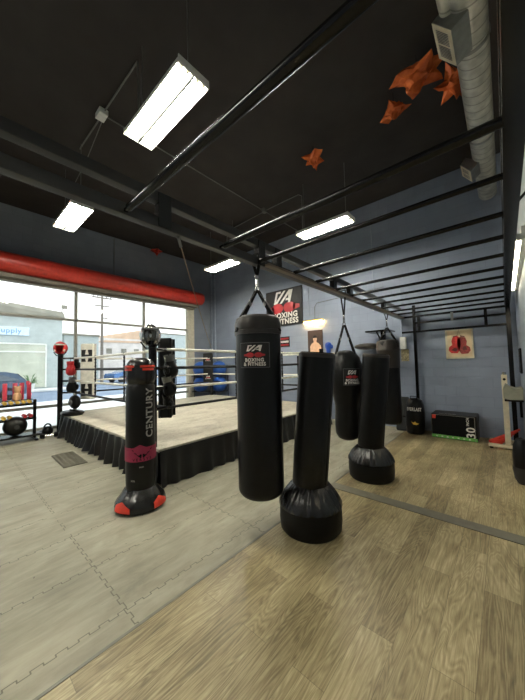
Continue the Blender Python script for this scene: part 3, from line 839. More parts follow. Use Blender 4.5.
# red flashes on the head
for a0, sg_ in ((phc+.55, 1), (phc-1.0, 1)):
    geo = []
    for dz, ll in ((0, .2), (-.035, .15)):
        for i in range(8):
            x0 = -ll/2+ll*i/8; x1 = x0+ll/8
            geo.append([(x0, dz-.012), (x1, dz-.012), (x1, dz+.014), (x0, dz+.014)])
    place_geo('red_flash', add_poly_geo(geo), cyl_fn(.171, a0, 1.6), M['redt'], hd)
def band(nseg, ang, zlo, zhi_fn, r, phi):
    vs = []; fs_ = []
    for i in range(nseg+1):
        x = (-ang/2+ang*i/nseg)
        vs += [(x*r, zlo), (x*r, zhi_fn(x))]
    for i in range(nseg): fs_.append((2*i, 2*i+2, 2*i+3, 2*i+1))
    return vs, fs_
place_geo('crimson_band', band(40, 3.6, -.085, lambda x: .07+max(0, .035-abs(x+.05)*.09), .168, 0), cyl_fn(.168, phc-.0, .62), M['crim'], cb)
wing = []
for sg_ in (-1, 1):
    for k, (x0, y0, x1, y1, w0) in enumerate(((.012, -.05, .125, .055, .03), (.012, -.04, .105, .02, .026), (.012, -.05, .08, -.01, .024), (.008, -.062, .05, -.035, .02))):
        st_ = stroke((x0, y0), (x1, y1), w0); tip = (x1+.012, y1+.01)
        q_ = [st_[0], (x1, y1+.004), tip, (x1, y1-.004), st_[3]]
        wing.append([(sg_*x, y) for x, y in (q_ if sg_ > 0 else q_[::-1])])
place_geo('bird_emblem', add_poly_geo(wing), scale_fn(cyl_fn(.171, phc, .62), .015, .025), M['web'], cb)
place_geo('band_lettering', text_geo('VERSYS', .042, .001, space=1.5), scale_fn(cyl_fn(.171, phc, .62), .015, -.062), M['web'], cb)
place_geo('lettering', text_geo('CENTURY', .118, .005, sx=.98), cyl_fn(.167, phc+.62, 1.07, True), M['graytext'], cb)
place_geo('lettering', text_geo('CENTURY', .118, .005, sx=.98), cyl_fn(.167, phc-1.42, 1.07, True), M['graytext'], cb)
place_geo('small_print', text_geo('PRO', .022, .001), cyl_fn(.168, phc+.05, .475), M['graytext'], cb)
place_geo('small_print', text_geo('XXL', .024, .002), cyl_fn(.168, phc-.5, .33), M['graytext'], cb)

# ------------------------------------------------------------------ ceiling lights
def make_light():
    t = thing('ceiling_light', (0, 0, 4.5), 'x', 'ceiling light', 'hanging fluorescent lights')
    h = MB(); h.box((-.61, -.17, .03), (.61, .17, .06), .004)
    for s in (-1, 1):
        h.quadgrid([[V(-.61, s*.165, .03), V(.61, s*.165, .03)], [V(-.61, s*.18, -.02), V(.61, s*.18, -.02)]])
        h.box((s*.61-.006, -.18, -.025), (s*.61+.006, .18, .06), .002)
    h.quadgrid([[V(-.61, -.02, .03), V(.61, -.02, .03)], [V(-.61, 0, -.015), V(.61, 0, -.015)], [V(-.61, .02, .03), V(.61, .02, .03)]])
    h.build('housing', M['white'], t, smooth=False)
    MB().box((-.6, -.009, -.03), (.6, .009, .03), .001).build('dark_gap_strip', M['web'], t)  # black strip paints the dark gap between the two reflectors
    for y in (-.13, -.06, .06, .13):
        MB().tube((-.56, y, .005), (.56, y, .005), .017, 10).build('fluorescent_tube', M['tube'], t)
        for s in (-1, 1): MB().box((s*.575-.014, y-.014, -.014), (s*.575+.014, y+.014, .03), .003).build('tube_socket', M['cream'], t)
    for s in (-1, 1):
        MB().tube((s*.5, 0, .06), (s*.5, 0, ZC-4.5), .005, 6).build('suspension_cable', M['conduit'], t)
    return t
spots = [((-2.8, 1.57, 4.5), 'nearest and largest hanging fluorescent light, four bright tubes', 0),
         ((-6.15, 1.55, 4.5), 'hanging fluorescent light farthest left, above the window shutter', 0),
         ((-6.15, 5.3, 4.5), 'hanging fluorescent light near the far corner, left of the first bag strap', 0),
         ((-2.8, 5.32, 4.5), 'hanging fluorescent light in front of the blue wall above the black poster', 0),
         ((-2.8, -2.2, 4.5), 'unseen hanging fluorescent light added behind the camera on the wood side', 0),
         ((-6.15, -2.2, 4.5), 'unseen hanging fluorescent light added behind the camera on the window side', 0)]  # both lights behind the camera are unseen, added to light the room
L0 = make_light()
for i, (loc, lab, r) in enumerate(spots):
    o = L0 if i == 0 else copy_tree(L0)
    o.location = loc; o['label'] = lab
# strip lights on the right wall; the one beside the camera is unseen, added
for y, lab in ((4.4, 'warm strip light mounted high on the pale right wall'), (.2, 'unseen strip light added on the right wall beside the camera')):
    t = thing('wall_light', (XR-.045, y, 2.66), lab, 'wall light')
    MB().box((.0, -1.2, -.05), (.045, 1.2, .06), .006).build('housing', M['white'], t)
    MB().tube((-.012, -1.17, -.03), (-.012, 1.17, -.03), .017, 10).build('fluorescent_tube', M['tubew'], t)
    for q in (-1.185, 1.185): MB().box((-.03, q-.015, -.055), (.01, q+.015, .0), .004).build('tube_socket', M['white'], t)

# conduits on ceiling
def conduit(label, pts, r=.012, m='conduit', name='conduit'):
    o = MB().path(pts, r, 6).build(name, M[m]); tag(o, label, 'conduit'); return o
zc = ZC-.03
conduit('grey conduit crossing the black ceiling from the white junction box', [V(-5.75, 1.56, zc-.02), V(-5.73, 1.56, zc), V(-3.5, 1.6, zc), V(-3.45, 1.6, 4.9)])
conduit('second thin cable beside the conduit left of the white junction box', [V(-6.6, 1.62, 4.6), V(-6.4, 1.6, 5.2), V(-5.7, 1.66, 5.5), V(-4.9, 1.62, zc-.03), V(-4.72, 1.6, zc-.03)], .007)
conduit('long thin conduit running across the ceiling towards the back wall', [V(-4.66, 1.62, zc-.02), V(-4.62, 5.48, zc-.02), V(-4.6, 7.18, zc-.02)], .011)
conduit('conduit branching over to the light in front of the back wall', [V(-4.6, 5.48, zc-.03), V(-3.55, 5.5, zc-.03), V(-3.45, 5.5, zc-.1), V(-3.42, 5.45, 4.57)], .011)
conduit('conduit branching left towards the light near the far corner', [V(-4.7, 5.5, zc-.03), V(-6.1, 5.55, zc-.03), V(-6.16, 5.55, zc-.12), V(-6.16, 5.5, 4.9)], .011)
t = MB().box((-4.78, 1.5, zc-.06), (-4.58, 1.63, ZC), .01).build('junction_box', M['white']); tag(t, 'small white junction box on the black ceiling left of the nearest light', 'junction box')
t = MB().lathe([(0, -.05), (.06, -.05), (.07, 0), (.07, .05), (0, .05)], 16, (-4.61, 5.48, ZC-.05)).build('junction_box', M['conduit']); tag(t, 'round grey junction box where the ceiling conduits cross', 'junction box')
conduit('vertical cable down the left wall above the red shutter', [V(XL+.02, 3.42, ZC-.05), V(XL+.02, 3.42, 4.42)], .012, 'gray')
conduit('left pipe of the pair running down the blue wall in the far corner', [V(-9.0, YB-.03, .1), V(-9.0, YB-.03, ZC-.1)], .028, 'wconduit', 'wall_pipe')
conduit('right pipe of the pair running down the blue wall in the far corner', [V(-8.78, YB-.03, .1), V(-8.78, YB-.03, ZC-.1)], .028, 'wconduit', 'wall_pipe')
conduit('thin conduit on the blue wall right of the black poster', [V(-4.38, YB-.015, 3.0), V(-4.38, YB-.015, ZC-.1)], .012, 'wconduit')
conduit('thin cable arching over the picture lamp to the right', [V(-4.18, YB-.02, 2.85), V(-4.18, YB-.02, 3.25), V(-4.1, YB-.02, 3.35), V(-2.6, YB-.02, 3.42), V(-2.2, YB-.02, 3.45)], .009, 'gray')
conduit('conduit running down the blue wall to the white control box', [V(-1.83, YB-.02, 2.15), V(-1.83, YB-.02, 3.4)], .014, 'wconduit')
conduit('thin conduit on the blue wall above the middle cross bars', [V(-2.45, YB-.02, 3.0), V(-2.45, YB-.02, ZC-.1)], .012, 'wconduit')
# tan cord from rig to far corner
p0 = V(-1.835, 1.15, 2.585); p1 = V(-8.6, 7.0, 1.9)
t = thing('tan_cord', (0, 0, 0), 'thin tan cord stretched from the overhead rail to the far corner', 'cord')
MB().path([p0.lerp(p1, k/10)-V(0, 0, .1*4*(k/10)*(1-k/10)) for k in range(11)], .005, 6).build('cord', M['tanrope'], t)
MB().path([p0+V(0, 0, 0), p0.lerp(p1, .015)-V(0,0,.01)], .012, 8).build('clip', M['gray'], t)

# ------------------------------------------------------------------ duct
dz = 4.9; dx = -.098
d = thing('air_duct', (dx, 1.2, dz), 'silver spiral air duct running along the ceiling by the right wall', 'air duct')
MB().lathe([(.0, 5.85), (.143, 5.85), (.145, 5.83), (.145, -5.5), (0, -5.5)][::-1], 40, axis=Matrix.Rotation(-PI/2, 3, 'X')).build('duct', M['duct'], d)
for k, y in enumerate((-1.5, .5, 2.3, 3.9)):
    u = MB(); u.lathe([(.147, -.02), (.154, -.02), (.154, .02), (.147, .02)], 40, (0, y, 0), axis=Matrix.Rotation(-PI/2, 3, 'X'), cap=False)
    u.tube((0, y, .14), (0, y, ZC-dz), .008, 6)
    u.build('hanger', M['galv'], d)
def vent(y, q, L, label_w, nsl):
    """four cross-section corners (x,z) from top round: top, left, bottom, right"""
    top, left, bot, right = [V(a-dx, 0, b-dz) for a, b in q]
    b = MB(); Yv = lambda p, yy: V(p.x, yy, p.z)
    rows = [[Yv(p, yy) for p in (top, left, bot, right)] for yy in (y-1.2, y-1.2+L)]
    vs = b.quadgrid(rows, closev=True); b.bm.faces.new(vs[0]); b.bm.faces.new(vs[1])
    bx = b.build('vent_box', M['galv'], d, smooth=False)
    n_ = (bot-left).cross(V(0, 1, 0)).normalized()
    if n_.z > 0: n_ = -n_
    e = (bot-left)
    g = MB()
    base = [[left+n_*.006, bot+n_*.006]]
    yy0, yy1 = y-1.2, y-1.2+L
    vs = [g.bm.verts.new(p) for p in (Yv(left+n_*.006, yy0), Yv(bot+n_*.006, yy0), Yv(bot+n_*.006, yy1), Yv(left+n_*.006, yy1))]
    g.bm.faces.new(vs)
    gr = g.build('grille', M['cream'], bx, smooth=False)
    s = MB()
    for i in range(nsl):
        yc = yy0+L*(.12+.76*(i+.5)/nsl)
        if i == nsl//2: continue
        a = left+e*.18+n_*.009; c = left+e*.82+n_*.009; hw = L*.76/nsl*.28
        s.bm.faces.new([s.bm.verts.new(p) for p in (Yv(a, yc-hw), Yv(c, yc-hw), Yv(c, yc+hw), Yv(a, yc+hw))])
    s.build('grille_slot', M['gray'], bx, smooth=False)
vent(3.03, ((-.246, 4.93), (-.37, 4.86), (-.223, 4.66), (-.09, 4.74)), .42, '', 17)
vent(5.6, ((-.33, 4.93), (-.40, 4.84), (-.27, 4.67), (-.13, 4.79)), .36, '', 9)
MB().path([V(-.12, 1.25, .03), V(-.15, 1.5, .02), V(-.14, 1.9, -.02)], [.07, .075, .07], 20).build('elbow_pipe', M['duct'], d)

# ------------------------------------------------------------------ foil star decorations
def star(loc, r, label, m, seed, sc3=(1, 1, .75), spikes=6):
    rnd = random.Random(seed)
    b = MB(); res = bmesh.ops.create_icosphere(b.bm, subdivisions=2, radius=1)
    rings = []
    for k in range(spikes):
        a = 2*PI*k/spikes + rnd.uniform(-.25, .25); z = rnd.uniform(-.45, .35)
        rings.append(Vector((math.cos(a), math.sin(a), z)).normalized())
    rings.append(Vector((.1, .1, -1)).normalized())
    vs_ = list(b.bm.verts); used_ = set()
    lens = {}
    for d_ in rings:
        v = max(vs_, key=lambda q: q.co.normalized().dot(d_)); lens[v] = rnd.uniform(.85, 1.15)
    for v in vs_:
        n = v.co.normalized(); f_ = lens.get(v, rnd.uniform(.42, .56))
        v.co = n*f_
    bmesh.ops.subdivide_edges(b.bm, edges=list(b.bm.edges), cuts=1, use_grid_fill=True)
    for v in b.bm.verts:
        v.co += Vector((rnd.uniform(-1, 1), rnd.uniform(-1, 1), rnd.uniform(-1, 1)))*.06
        v.co = Vector((v.co.x*r*sc3[0], v.co.y*r*sc3[1], v.co.z*r*sc3[2]))
    t = thing('foil_star', loc, label, 'decoration', 'foil star decorations')
    b.build('star', m, t, smooth=False)
    MB().tube((0, 0, r*.3), (0, 0, ZC-loc[2]), .004, 5).build('string', M['web'], t)
star((-2.54, 4.5, 5.45), .24, 'small orange foil star alone on the ceiling above the back-wall light', M['foil'], 3)
star((-1.09, 4.42, 5.42), .25, 'orange foil star lowest of the cluster left of the duct', M['foil'], 5)
star((-.70, 4.08, 5.40), .36, 'largest crumpled orange foil star in the cluster by the duct', M['foil'], 8, (1.1, .85, .7))
star((-.32, 4.55, 5.42), .3, 'orange foil star half hidden behind the silver duct', M['foil'], 15)
star((-8.75, 4.66, 5.52), .22, 'small red foil star at the top of the left wall', M['foilr'], 21)

# ------------------------------------------------------------------ back wall items
YW = YB
def wall_art(name, x0, x1, z0, z1, label, cat, mboard, t_=.03):
    o = thing(name, ((x0+x1)/2, YW, (z0+z1)/2), label, cat)
    w_, h_ = x1-x0, z1-z0
    MB().box((-w_/2, -t_, -h_/2), (w_/2, -.001, h_/2), .003).build('board', mboard, o)
    return o, w_, h_, plane_fn((0, -t_-.003, 0), (1, 0, 0), (0, 0, 1))
o, w_, h_, fn = wall_art('gym_poster', -6.05, -4.6, 2.8, 4.0, 'large black poster with white monogram, red gloves and gym lettering on the blue wall', 'poster', M['boardblk'])
place_geo('logo', logo_geo(.66, .4), scale_fn(fn, .0, .34), M['wtext'], o)
place_geo('glove_print', glove_geo(1.25, .34), scale_fn(fn, 0, -.02), M['redl'], o)
place_geo('lettering', text_geo('BOXING', .235, .016), scale_fn(fn, .06, -.26), M['wtext'], o)
place_geo('lettering', text_geo('& FITNESS', .235, .016, sx=.95), scale_fn(fn, .03, -.46), M['wtext'], o)
o, w_, h_, fn = wall_art('red_plaque', -5.5, -5.13, 2.12, 2.45, 'small dark sign with red and white print below the black poster', 'sign', M['boardblk'])
for k in range(3):
    place_geo('printed_line', add_poly_geo([[(-.15+.04*j, .1-.1*k-.03), (-.15+.04*j+.03, .1-.1*k-.03), (-.15+.04*j+.03, .1-.1*k+.03), (-.15+.04*j, .1-.1*k+.03)] for j in range(8)]), fn, M['redl'] if k != 1 else M['wtext'], o)
o, w_, h_, fn = wall_art('boxer_portrait', -4.44, -3.95, 1.8, 2.55, 'dark framed portrait of a bare-chested boxer under the warm picture lamp', 'picture', mat('portrait_brown', (64, 48, 42), .6))
fig = [[(-.17, -.33), (-.17, -.1), (-.12, -.02), (-.05, .02), (-.045, .07), (.045, .07), (.05, .02), (.12, -.02), (.19, -.1), (.22, -.33)]]
head = [(.0+.065*math.cos(2*PI*k/16), .12+.085*math.sin(2*PI*k/16)) for k in range(16)]
place_geo('figure_print', add_poly_geo(fig+[head]), fn, M['skin'], o)
place_geo('hair_print', add_poly_geo([[(.068*math.cos(PI*k/8), .145+.075*math.sin(PI*k/8)) for k in range(9)]]), lambda x, y: fn(x, y)+V(0, -.002, 0), M['boardblk'], o)
t = thing('picture_lamp', (-4.22, YW, 2.82), 'warm brass picture lamp glowing above the boxer portrait', 'lamp')
MB().box((-.32, -.12, -.0), (.32, -.0, .04), .006).build('shade', M['gold'], t)
MB().tube((-.3, -.085, -.025), (.3, -.085, -.025), .022, 10).build('bulb', M['plamp'], t)
shf = thing('wall_shelf', (-4.0, YW, 1.85), 'pale wall shelf below the boxer portrait', 'shelf')
MB().box((-.7, -.26, -.03), (.6, -.002, 0), .004).build('shelf_board', M['cream'], shf)
for x in (-.6, .5): MB().box((x-.01, -.2, -.15), (x+.01, -.002, -.03), .003).build('bracket', M['steel'], shf)
t = thing('boxing_glove', (-3.72, YW-.13, 1.86), 'blue boxing glove standing upright on the wall shelf', 'boxing glove', rot=(PI, 0, .6))
MB().lathe([(.0, -.30), (.045, -.295), (.08, -.265), (.093, -.22), (.09, -.17), (.075, -.12), (.062, -.09), (.06, -.0)], 20).build('mitt', M['bluel'], t)
MB().ball((.1, 0, -.17), .04, 2, (.8, .8, 1.5)).build('thumb', M['bluel'], t)
t = thing('speed_bag_platform', (-2.25, YW, 2.3), 'dark flat speed bag platform on a wall bracket behind the floor bag', 'speed bag platform')
MB().box((-.24, -.62, -.02), (.3, -.1, .02), .015).build('platform', M['steel'], t)
b = MB(); b.box((-.05, -.1, -.35), (.05, -.001, .03), .005); b.tube((0, -.05, -.3), (0, -.5, -.03), .02); b.build('bracket', M['steel'], t)
t = thing('kick_shield', (-2.6, YW, 1.97), 'dark padded shield mounted on the blue wall behind the second floor bag', 'kick shield')
MB().ball((0, -.22, 0), .3, 3, (1.1, .6, .28)).build('padding', M['leather_g'], t)
MB().box((-.1, -.1, -.04), (.1, -.001, .04), .005).build('mount', M['steel'], t)
t = MB().box((-1.86, YW-.1, 1.87), (-1.74, YW-.001, 2.15), .01).build('control_box', M['white']); tag(t, 'white control box on the blue wall right of the farthest hanging bag', 'control box')
o, w_, h_, fn = wall_art('small_notice', -1.87, -1.7, 1.58, 1.86, 'small colourful notice on the wall below the white control box', 'notice', mat('notice_print', (170, 158, 120), .6, vary=.6, nscale=25), .006)
t = thing('security_camera', (-2.45, YW, 2.98), 'small white camera on the blue wall left of the far strap', 'camera')
MB().box((-.05, -.05, -.02), (.05, -.001, .1), .01).build('mount', M['white'], t)
MB().tube((0, -.04, -.02), (.03, -.16, -.08), .035, 14).build('camera_body', M['white'], t)
o, w_, h_, fn = wall_art('glove_painting', -.96, -.475, 1.61, 2.23, 'framed painting of hanging red boxing gloves on the right part of the blue wall', 'painting', M['cream'])
place_geo('canvas_print', add_poly_geo([[(-.205, -.275), (.215, -.275), (.215, .285), (-.205, .285)]]), fn, M['paper'], o)
fn2 = lambda x, y: fn(x*1.12, y*1.15+.01)+V(0, -.002, 0)
fn3 = lambda x, y: fn(x*1.12, y*1.15+.01)+V(0, -.004, 0)
gl = [(-.17, -.12), (-.13, -.175), (-.03, -.18), (0, -.13), (.03, .0), (.02, .1), (-.02, .14), (-.1, .12), (-.12, .05), (-.11, -.02), (-.16, -.06)]
place_geo('left_glove_print', add_poly_geo([gl]), fn2, mat('painted_red', (206, 52, 48), .6, vary=.3, nscale=30), o)
place_geo('right_glove_print', add_poly_geo([[(-x*1.0, y-.015) for x, y in gl][::-1]]), fn2, mat('painted_dark_red', (156, 60, 54), .6, vary=.5, nscale=40), o)
place_geo('glove_shading_print', add_poly_geo([[(-.13, -.12), (-.05, -.15), (-.02, -.1), (-.07, -.07)], [(.05, -.13), (.12, -.12), (.1, -.05), (.06, -.06)], [(-.09, .12), (-.02, .14), (-.02, .155), (-.09, .14)], [(.02, .13), (.09, .11), (.09, .13), (.02, .15)]]), fn3, mat('painted_shadow', (96, 40, 38), .6), o)
place_geo('lace_print', add_poly_geo([stroke((-.02, .15), (-.005, .24), .006), stroke((.03, .14), (0, .24), .006), stroke((0, .24), (.01, .27), .006)]), fn2, M['tanb'], o)

# ------------------------------------------------------------------ plyo box
pb = thing('plyo_box', (-.84, 6.68, .004), 'black soft plyo box with green band and number 30 on the floor', 'plyo box')
MB().box((-.38, 0, 0), (.38, .5, .485), .015, None, 3).build('box_body', mat('plyo_black', (22, 23, 25), .45, bump=.1, spec=.3), pb)
place_geo('front_panel', add_poly_geo([[(-.37, .075), (.33, .075), (.33, .455), (-.37, .455)]]), plane_fn((0, -.003, 0), (1, 0, 0), (0, 0, 1)), M['web'], pb)
MB().box((-.375, -.006, .012), (.375, .004, .07), .002).build('green_band', M['green'], pb)
for k in range(8): pass
place_geo('band_print', add_poly_geo([[(x, .03), (x+.03, .03), (x+.03, .05), (x, .05)] for x in (-.3, -.21, -.12, -.03, .06, .15, .24)]), plane_fn((0, -.008, 0), (1, 0, 0), (0, 0, 1)), M['wtext'], pb)
pf = plane_fn((.285, -.006, .24), (0, 0, 1), (-1, 0, 0))
place_geo('lettering', text_geo('30', .2, .008), scale_fn(pf, -.07, .0), M['wtext'], pb)
place_geo('lettering', text_geo('INCH', .06, .002), scale_fn(pf, .135, .05), M['wtext'], pb)
place_geo('corner_mark', add_poly_geo([[(-.36, .39), (-.3, .39), (-.29, .47), (-.36, .47)]]), plane_fn((0, -.006, 0), (1, 0, 0), (0, 0, 1)), M['redt'], pb)
place_geo('top_print', text_geo('REV FITNESS', .05, .001), plane_fn((-.1, .06, .488), (1, 0, 0), (0, 1, 0)), M['wtext'], pb)
edge = MB()
for a, c in (((-.375, -.004, .012), (-.375, -.004, .47)), ((-.375, -.004, .468), (.345, -.004, .468)), ((.343, -.004, .012), (.343, -.004, .468))): edge.tube(a, c, .0045, 6)
edge.build('piping', M['galv'], pb)
# bag and pad by the wall
eb = thing('gear_bag', (-1.55, 6.78, .004), 'black leather thigh pad bag with EVERLAST lettering leaning on the wall', 'gear bag', rot=(-.1, 0, 0))
MB().lathe([(0, 0), (.14, 0), (.17, .03), (.185, .2), (.185, .45), (.17, .62), (.14, .72), (.08, .76), (0, .77)], 40, mod=lambda r, z, a: (r*(1+.05*noise.noise(Vector((math.cos(a)*2, math.sin(a)*2, z*5)))), z)).build('bag_body', M['leather'], eb)
place_geo('lettering', text_geo('EVERLAST', .095, .008, sx=.62, space=1.1), cyl_fn(.19, -PI/2+.1, .52), M['wtext'], eb)
place_geo('gold_emblem', add_poly_geo([[(-.08, .03), (-.03, .0), (.0, .03), (.03, 0), (.08, -.01), (.03, -.04), (-.03, -.035)]]), cyl_fn(.193, -PI/2+.2, .24), M['gold'], eb)
MB().path([V(-.06, -.1, .72), V(-.06, -.1, .8), V(.06, -.1, .8), V(.06, -.1, .72)], .01, 6).build('handle', M['web'], eb)
t = thing('thai_pad', (-1.83, 6.92, .004), 'flat dark grey mesh pad leaning behind the black gear bag', 'pad', rot=(-.12, .0, .15))
MB().box((-.14, -.05, 0), (.14, .05, .76), .03, None, 3).build('pad_body', M['mesh'], t)
MB().box((-.145, -.055, .3), (.145, .055, .33), .005).build('strap', M['web'], t)

# stand with red bands
st = thing('band_stand', (-.03, 6.55, .004), 'cream painted upright stand on two feet beside the rig post', 'stand')
MB().box((-.04, -.035, .05), (.04, .035, 1.30), .006).build('upright', M['cream'], st)
MB().box((-.27, -.12, .03), (.2, -.05, .08), .008).build('foot', M['cream'], st)
MB().box((-.27, .3, .03), (.2, .36, .08), .008).build('foot', M['cream'], st)
MB().box((-.05, -.1, .03), (.01, .34, .07), .005).build('cross_piece', M['cream'], st)
MB().lathe([(0, 1.3), (.03, 1.3), (.035, 1.33), (.02, 1.35), (0, 1.35)], 16).build('cap', M['chrome'], st)
MB().lathe([(0, -.036), (.022, -.036), (.022, -.03), (0, -.03)], 14, (-.0, 0, 1.22), axis=Matrix.Rotation(-PI/2, 3, 'X')).build('bolt', M['steel'], st)
for x in (-.23, .16): MB().lathe([(0, 0), (.025, 0), (.025, .03), (0, .03)], 12, (x, -.085, 0)).build('caster', M['steel'], st)
rnd = random.Random(4)
for k in range(10):
    fr_ = k/9
    p = V(-.30+.02*(k % 3), 6.56+.03*k, .03+.012*(k % 4)); q = V(-.12+.26*fr_, 6.72+.012*k, .05+.26*fr_)
    o = MB().strap(p, q, .035, .02, (0, 1, .3)).build('agility_bar', M['redt'])
    tag(o, 'red rubber strip in the splayed pile at the foot of the cream stand', 'rubber strip', 'red strips behind the cream stand')

# right wall equipment
t = thing('arm_pad', (.1, 6.2, .0), 'grey-olive padded arm sticking out by the rig post at right edge', 'padded arm')
pts = []
b = MB()
pr_a = [(-.15, .95), (-.15, 1.1), (-.12, 1.17), (-.07, 1.13), (.0, 1.1), (.09, 1.12), (.09, .93), (-.1, .925)]
vs_ = b.quadgrid([[V(x, yy, z) for x, z in pr_a] for yy in (-.2, -.18, .18, .2)], closev=True)
b.bm.faces.new(vs_[0]); b.bm.faces.new(vs_[-1])
b.build('pad', M['olive'], t)
MB().box((-.14, -.2, .895), (.09, .8, .92), .004).build('frame_bar', M['steel'], t)
MB().box((.06, .78, .5), (.1, .82, .9), .004).build('frame_post', M['steel'], t)
t = thing('equipment_bag', (.1, 4.85, .004), 'round black equipment bag with grey lower panel against the right wall', 'bag')
MB().lathe([(0, 0), (.05, 0), (.075, .06), (.09, .2), (.093, .33), (.08, .47), (.05, .56), (0, .58)], 36, mod=lambda r, z, a: (r*(1+.06*noise.noise(Vector((math.cos(a)*2, math.sin(a)*2, z*5)))), z)).build('bag_body', M['leather'], t)
MB().lathe([(.058, .01), (.081, .06), (.0945, .16), (.0955, .21)], 36, mod=lambda r, z, a: (r*(1+.06*noise.noise(Vector((math.cos(a)*2, math.sin(a)*2, z*5)))), z), cap=False).build('lower_panel', M['dgray'], t)
t = MB().box((XR-.03, 5.9, 1.35), (XR-.001, 6.3, 1.75), .01).build('wall_plate', M['steel']); tag(t, 'dark plate fixed to the right wall near the corner', 'plate')

# ------------------------------------------------------------------ exercise balls and rack
bspots = [(-8.76, 6.42, .86, 'blue exercise ball, lower left of the four behind the ring'), (-8.2, 6.85, .86, 'blue exercise ball, lower right of the four behind the ring'),
          (-8.76, 6.42, 1.45, 'blue exercise ball, upper left of the four behind the ring'), (-8.2, 6.85, 1.45, 'blue exercise ball, upper right of the four behind the ring'),
          (-6.35, 6.88, .3, 'blue exercise ball on the floor under the wall, right of the group of four')]
first = None
for (x, y, z, lab) in bspots:
    if first is None:
        first = thing('exercise_ball', (x, y, z), lab, 'exercise ball', 'blue exercise balls')
        def rib(r, z_, a): return r, z_
        prof = [(.29*math.sin(PI*k/40)*(1+(.004 if k % 4 == 0 else 0)), -.29*math.cos(PI*k/40)) for k in range(41)]
        MB().lathe(prof, 48).build('ball', M['blue'], first)
        MB().lathe([(0, .285), (.02, .287), (.02, .291), (0, .292)], 10).build('valve', M['white'], first)
        o = first
    else: o = copy_tree(first)
    o.location = (x, y, z); o['label'] = lab
br = thing('ball_rack', (-8.48, 6.635, 0), 'slim dark two-shelf rack carrying the four blue balls', 'rack', rz=math.atan2(.43, .56))
for z in (.56, 1.15):
    for y in (-.12, .12): MB().tube((-.66, y, z+.04), (.66, y, z+.04), .013, 8).build('rail', M['steel'], br)
for x in (-.66, .66):
    u = MB(); u.tube((x, .14, 0), (x, .14, 1.25), .016, 8)
    for z in (.6, 1.19): u.tube((x, .14, z), (x, -.14, z), .013, 8)
    u.tube((x, .25, .013), (x, -.25, .013), .013, 8)
    u.build('upright', M['steel'], br)

# ------------------------------------------------------------------ dumbbell rack by the window
dr = thing('dumbbell_rack', (-8.25, .6, 0), 'black three-tier dumbbell rack standing by the window', 'dumbbell rack')
for y in (.78, -.95):
    u = MB(); u.box((-.03, y-.03, .02), (.03, y+.03, .9), .006); u.build('upright', M['steel'], dr)
    u = MB(); u.box((-.3, y-.03, 0), (.3, y+.03, .05), .008); u.build('foot', M['steel'], dr)
for z in (.8, .48):
    u = MB()
    for x in (-.12, .09): u.box((x-.02, -.95, z-.02), (x+.02, .8, z+.02), .004)
    u.build('shelf', M['steel'], dr)
u = MB(); u.box((-.2, -.95, .1), (.22, .8, .14), .006); u.build('shelf', M['steel'], dr)
def dumbbell(loc, rz, label, mh, group, s=1.0):
    t = thing('dumbbell', loc, label, 'dumbbell', group, rz)
    MB().tube((-.07*s, 0, 0), (.07*s, 0, 0), .014*s, 8).build('grip', M['chrome'], t)
    for q in (-1, 1): MB().lathe([(0, -.03*s), (.035*s, -.03*s), (.042*s, -.02*s), (.042*s, .02*s), (.035*s, .03*s), (0, .03*s)], 6, (q*.085*s, 0, 0), axis=Matrix.Rotation(PI/2, 3, 'Y')).build('weight', mh, t)
    return t
pr_ = dumbbell((-8.26, 1.28, .863), 0, 'small gold dumbbell in the full row on the rack\'s top shelf', M['gold'], 'gold dumbbells on the top shelf')
for k in range(1, 12):
    c = copy_tree(pr_); c.location = (-8.26, 1.28-.105*k, .863)
for k, y in enumerate((.95, .85)):
    c = copy_tree(pr_); c.location = (-8.26, y, .543); c['group'] = 'gold dumbbells on the middle shelf'; c['label'] = 'small gold dumbbell in the pair on the rack\'s middle shelf'
for k, y in enumerate((1.3, 1.2)):
    dumbbell((-8.26, y, .543), 0, 'red and white dumbbell at the window-side end of the middle shelf', M['redp'], 'red dumbbells on the middle shelf')
for k, y in enumerate((1.30, 1.17, 1.05, .88)):
    t = MB().lathe([(0, 0), (.035, 0), (.04, .01), (.04, .37), (.035, .38), (.015, .38), (.015, .36), (0, .36)], 18, (-8.42, y, .905)).build('foam_roller', M['pink'])
    tag(t, 'thin red foam roller standing upright behind the top row of dumbbells', 'foam roller', 'red rollers on the dumbbell rack')
t = MB().box((-8.5, -.3, .885), (-8.34, 1.36, .905), .004).build('roller_ledge', M['steel']); tag(t, 'narrow black ledge holding the red rollers', 'ledge')
t.parent = dr; t.location = (8.25, -.6, 0); del t['label']; del t['category']
t = thing('figure_jar', (-8.25, 1.07, .91), 'tan bear-shaped jar standing among the red rollers', 'jar')
MB().lathe([(0, 0), (.06, 0), (.075, .05), (.07, .13), (.045, .17), (.055, .2), (.062, .24), (.05, .29), (.02, .31), (0, .31)], 20).build('jar_body', M['tan'], t)
for s in (-1, 1): MB().ball((0, s*.045, .3), .022, 2).build('ear', M['tan'], t)
for k, (y, r) in enumerate(((1.04, .21), (.58, .21))):
    t = thing('medicine_ball', (-8.2, y, .14+r), ['large black medicine ball on the bottom tier of the rack', 'black medicine ball at left photo edge on the bottom tier'][k], 'medicine ball')
    MB().ball((0, 0, 0), r, 4).build('ball', M['leather'], t)
    MB().lathe([(r*.2, -.004), (r*.22, 0), (r*.2, .004)], 20, (r*.98, 0, 0), axis=Matrix.Rotation(PI/2, 3, 'Y')).build('seam_ring', M['dgray'], t)
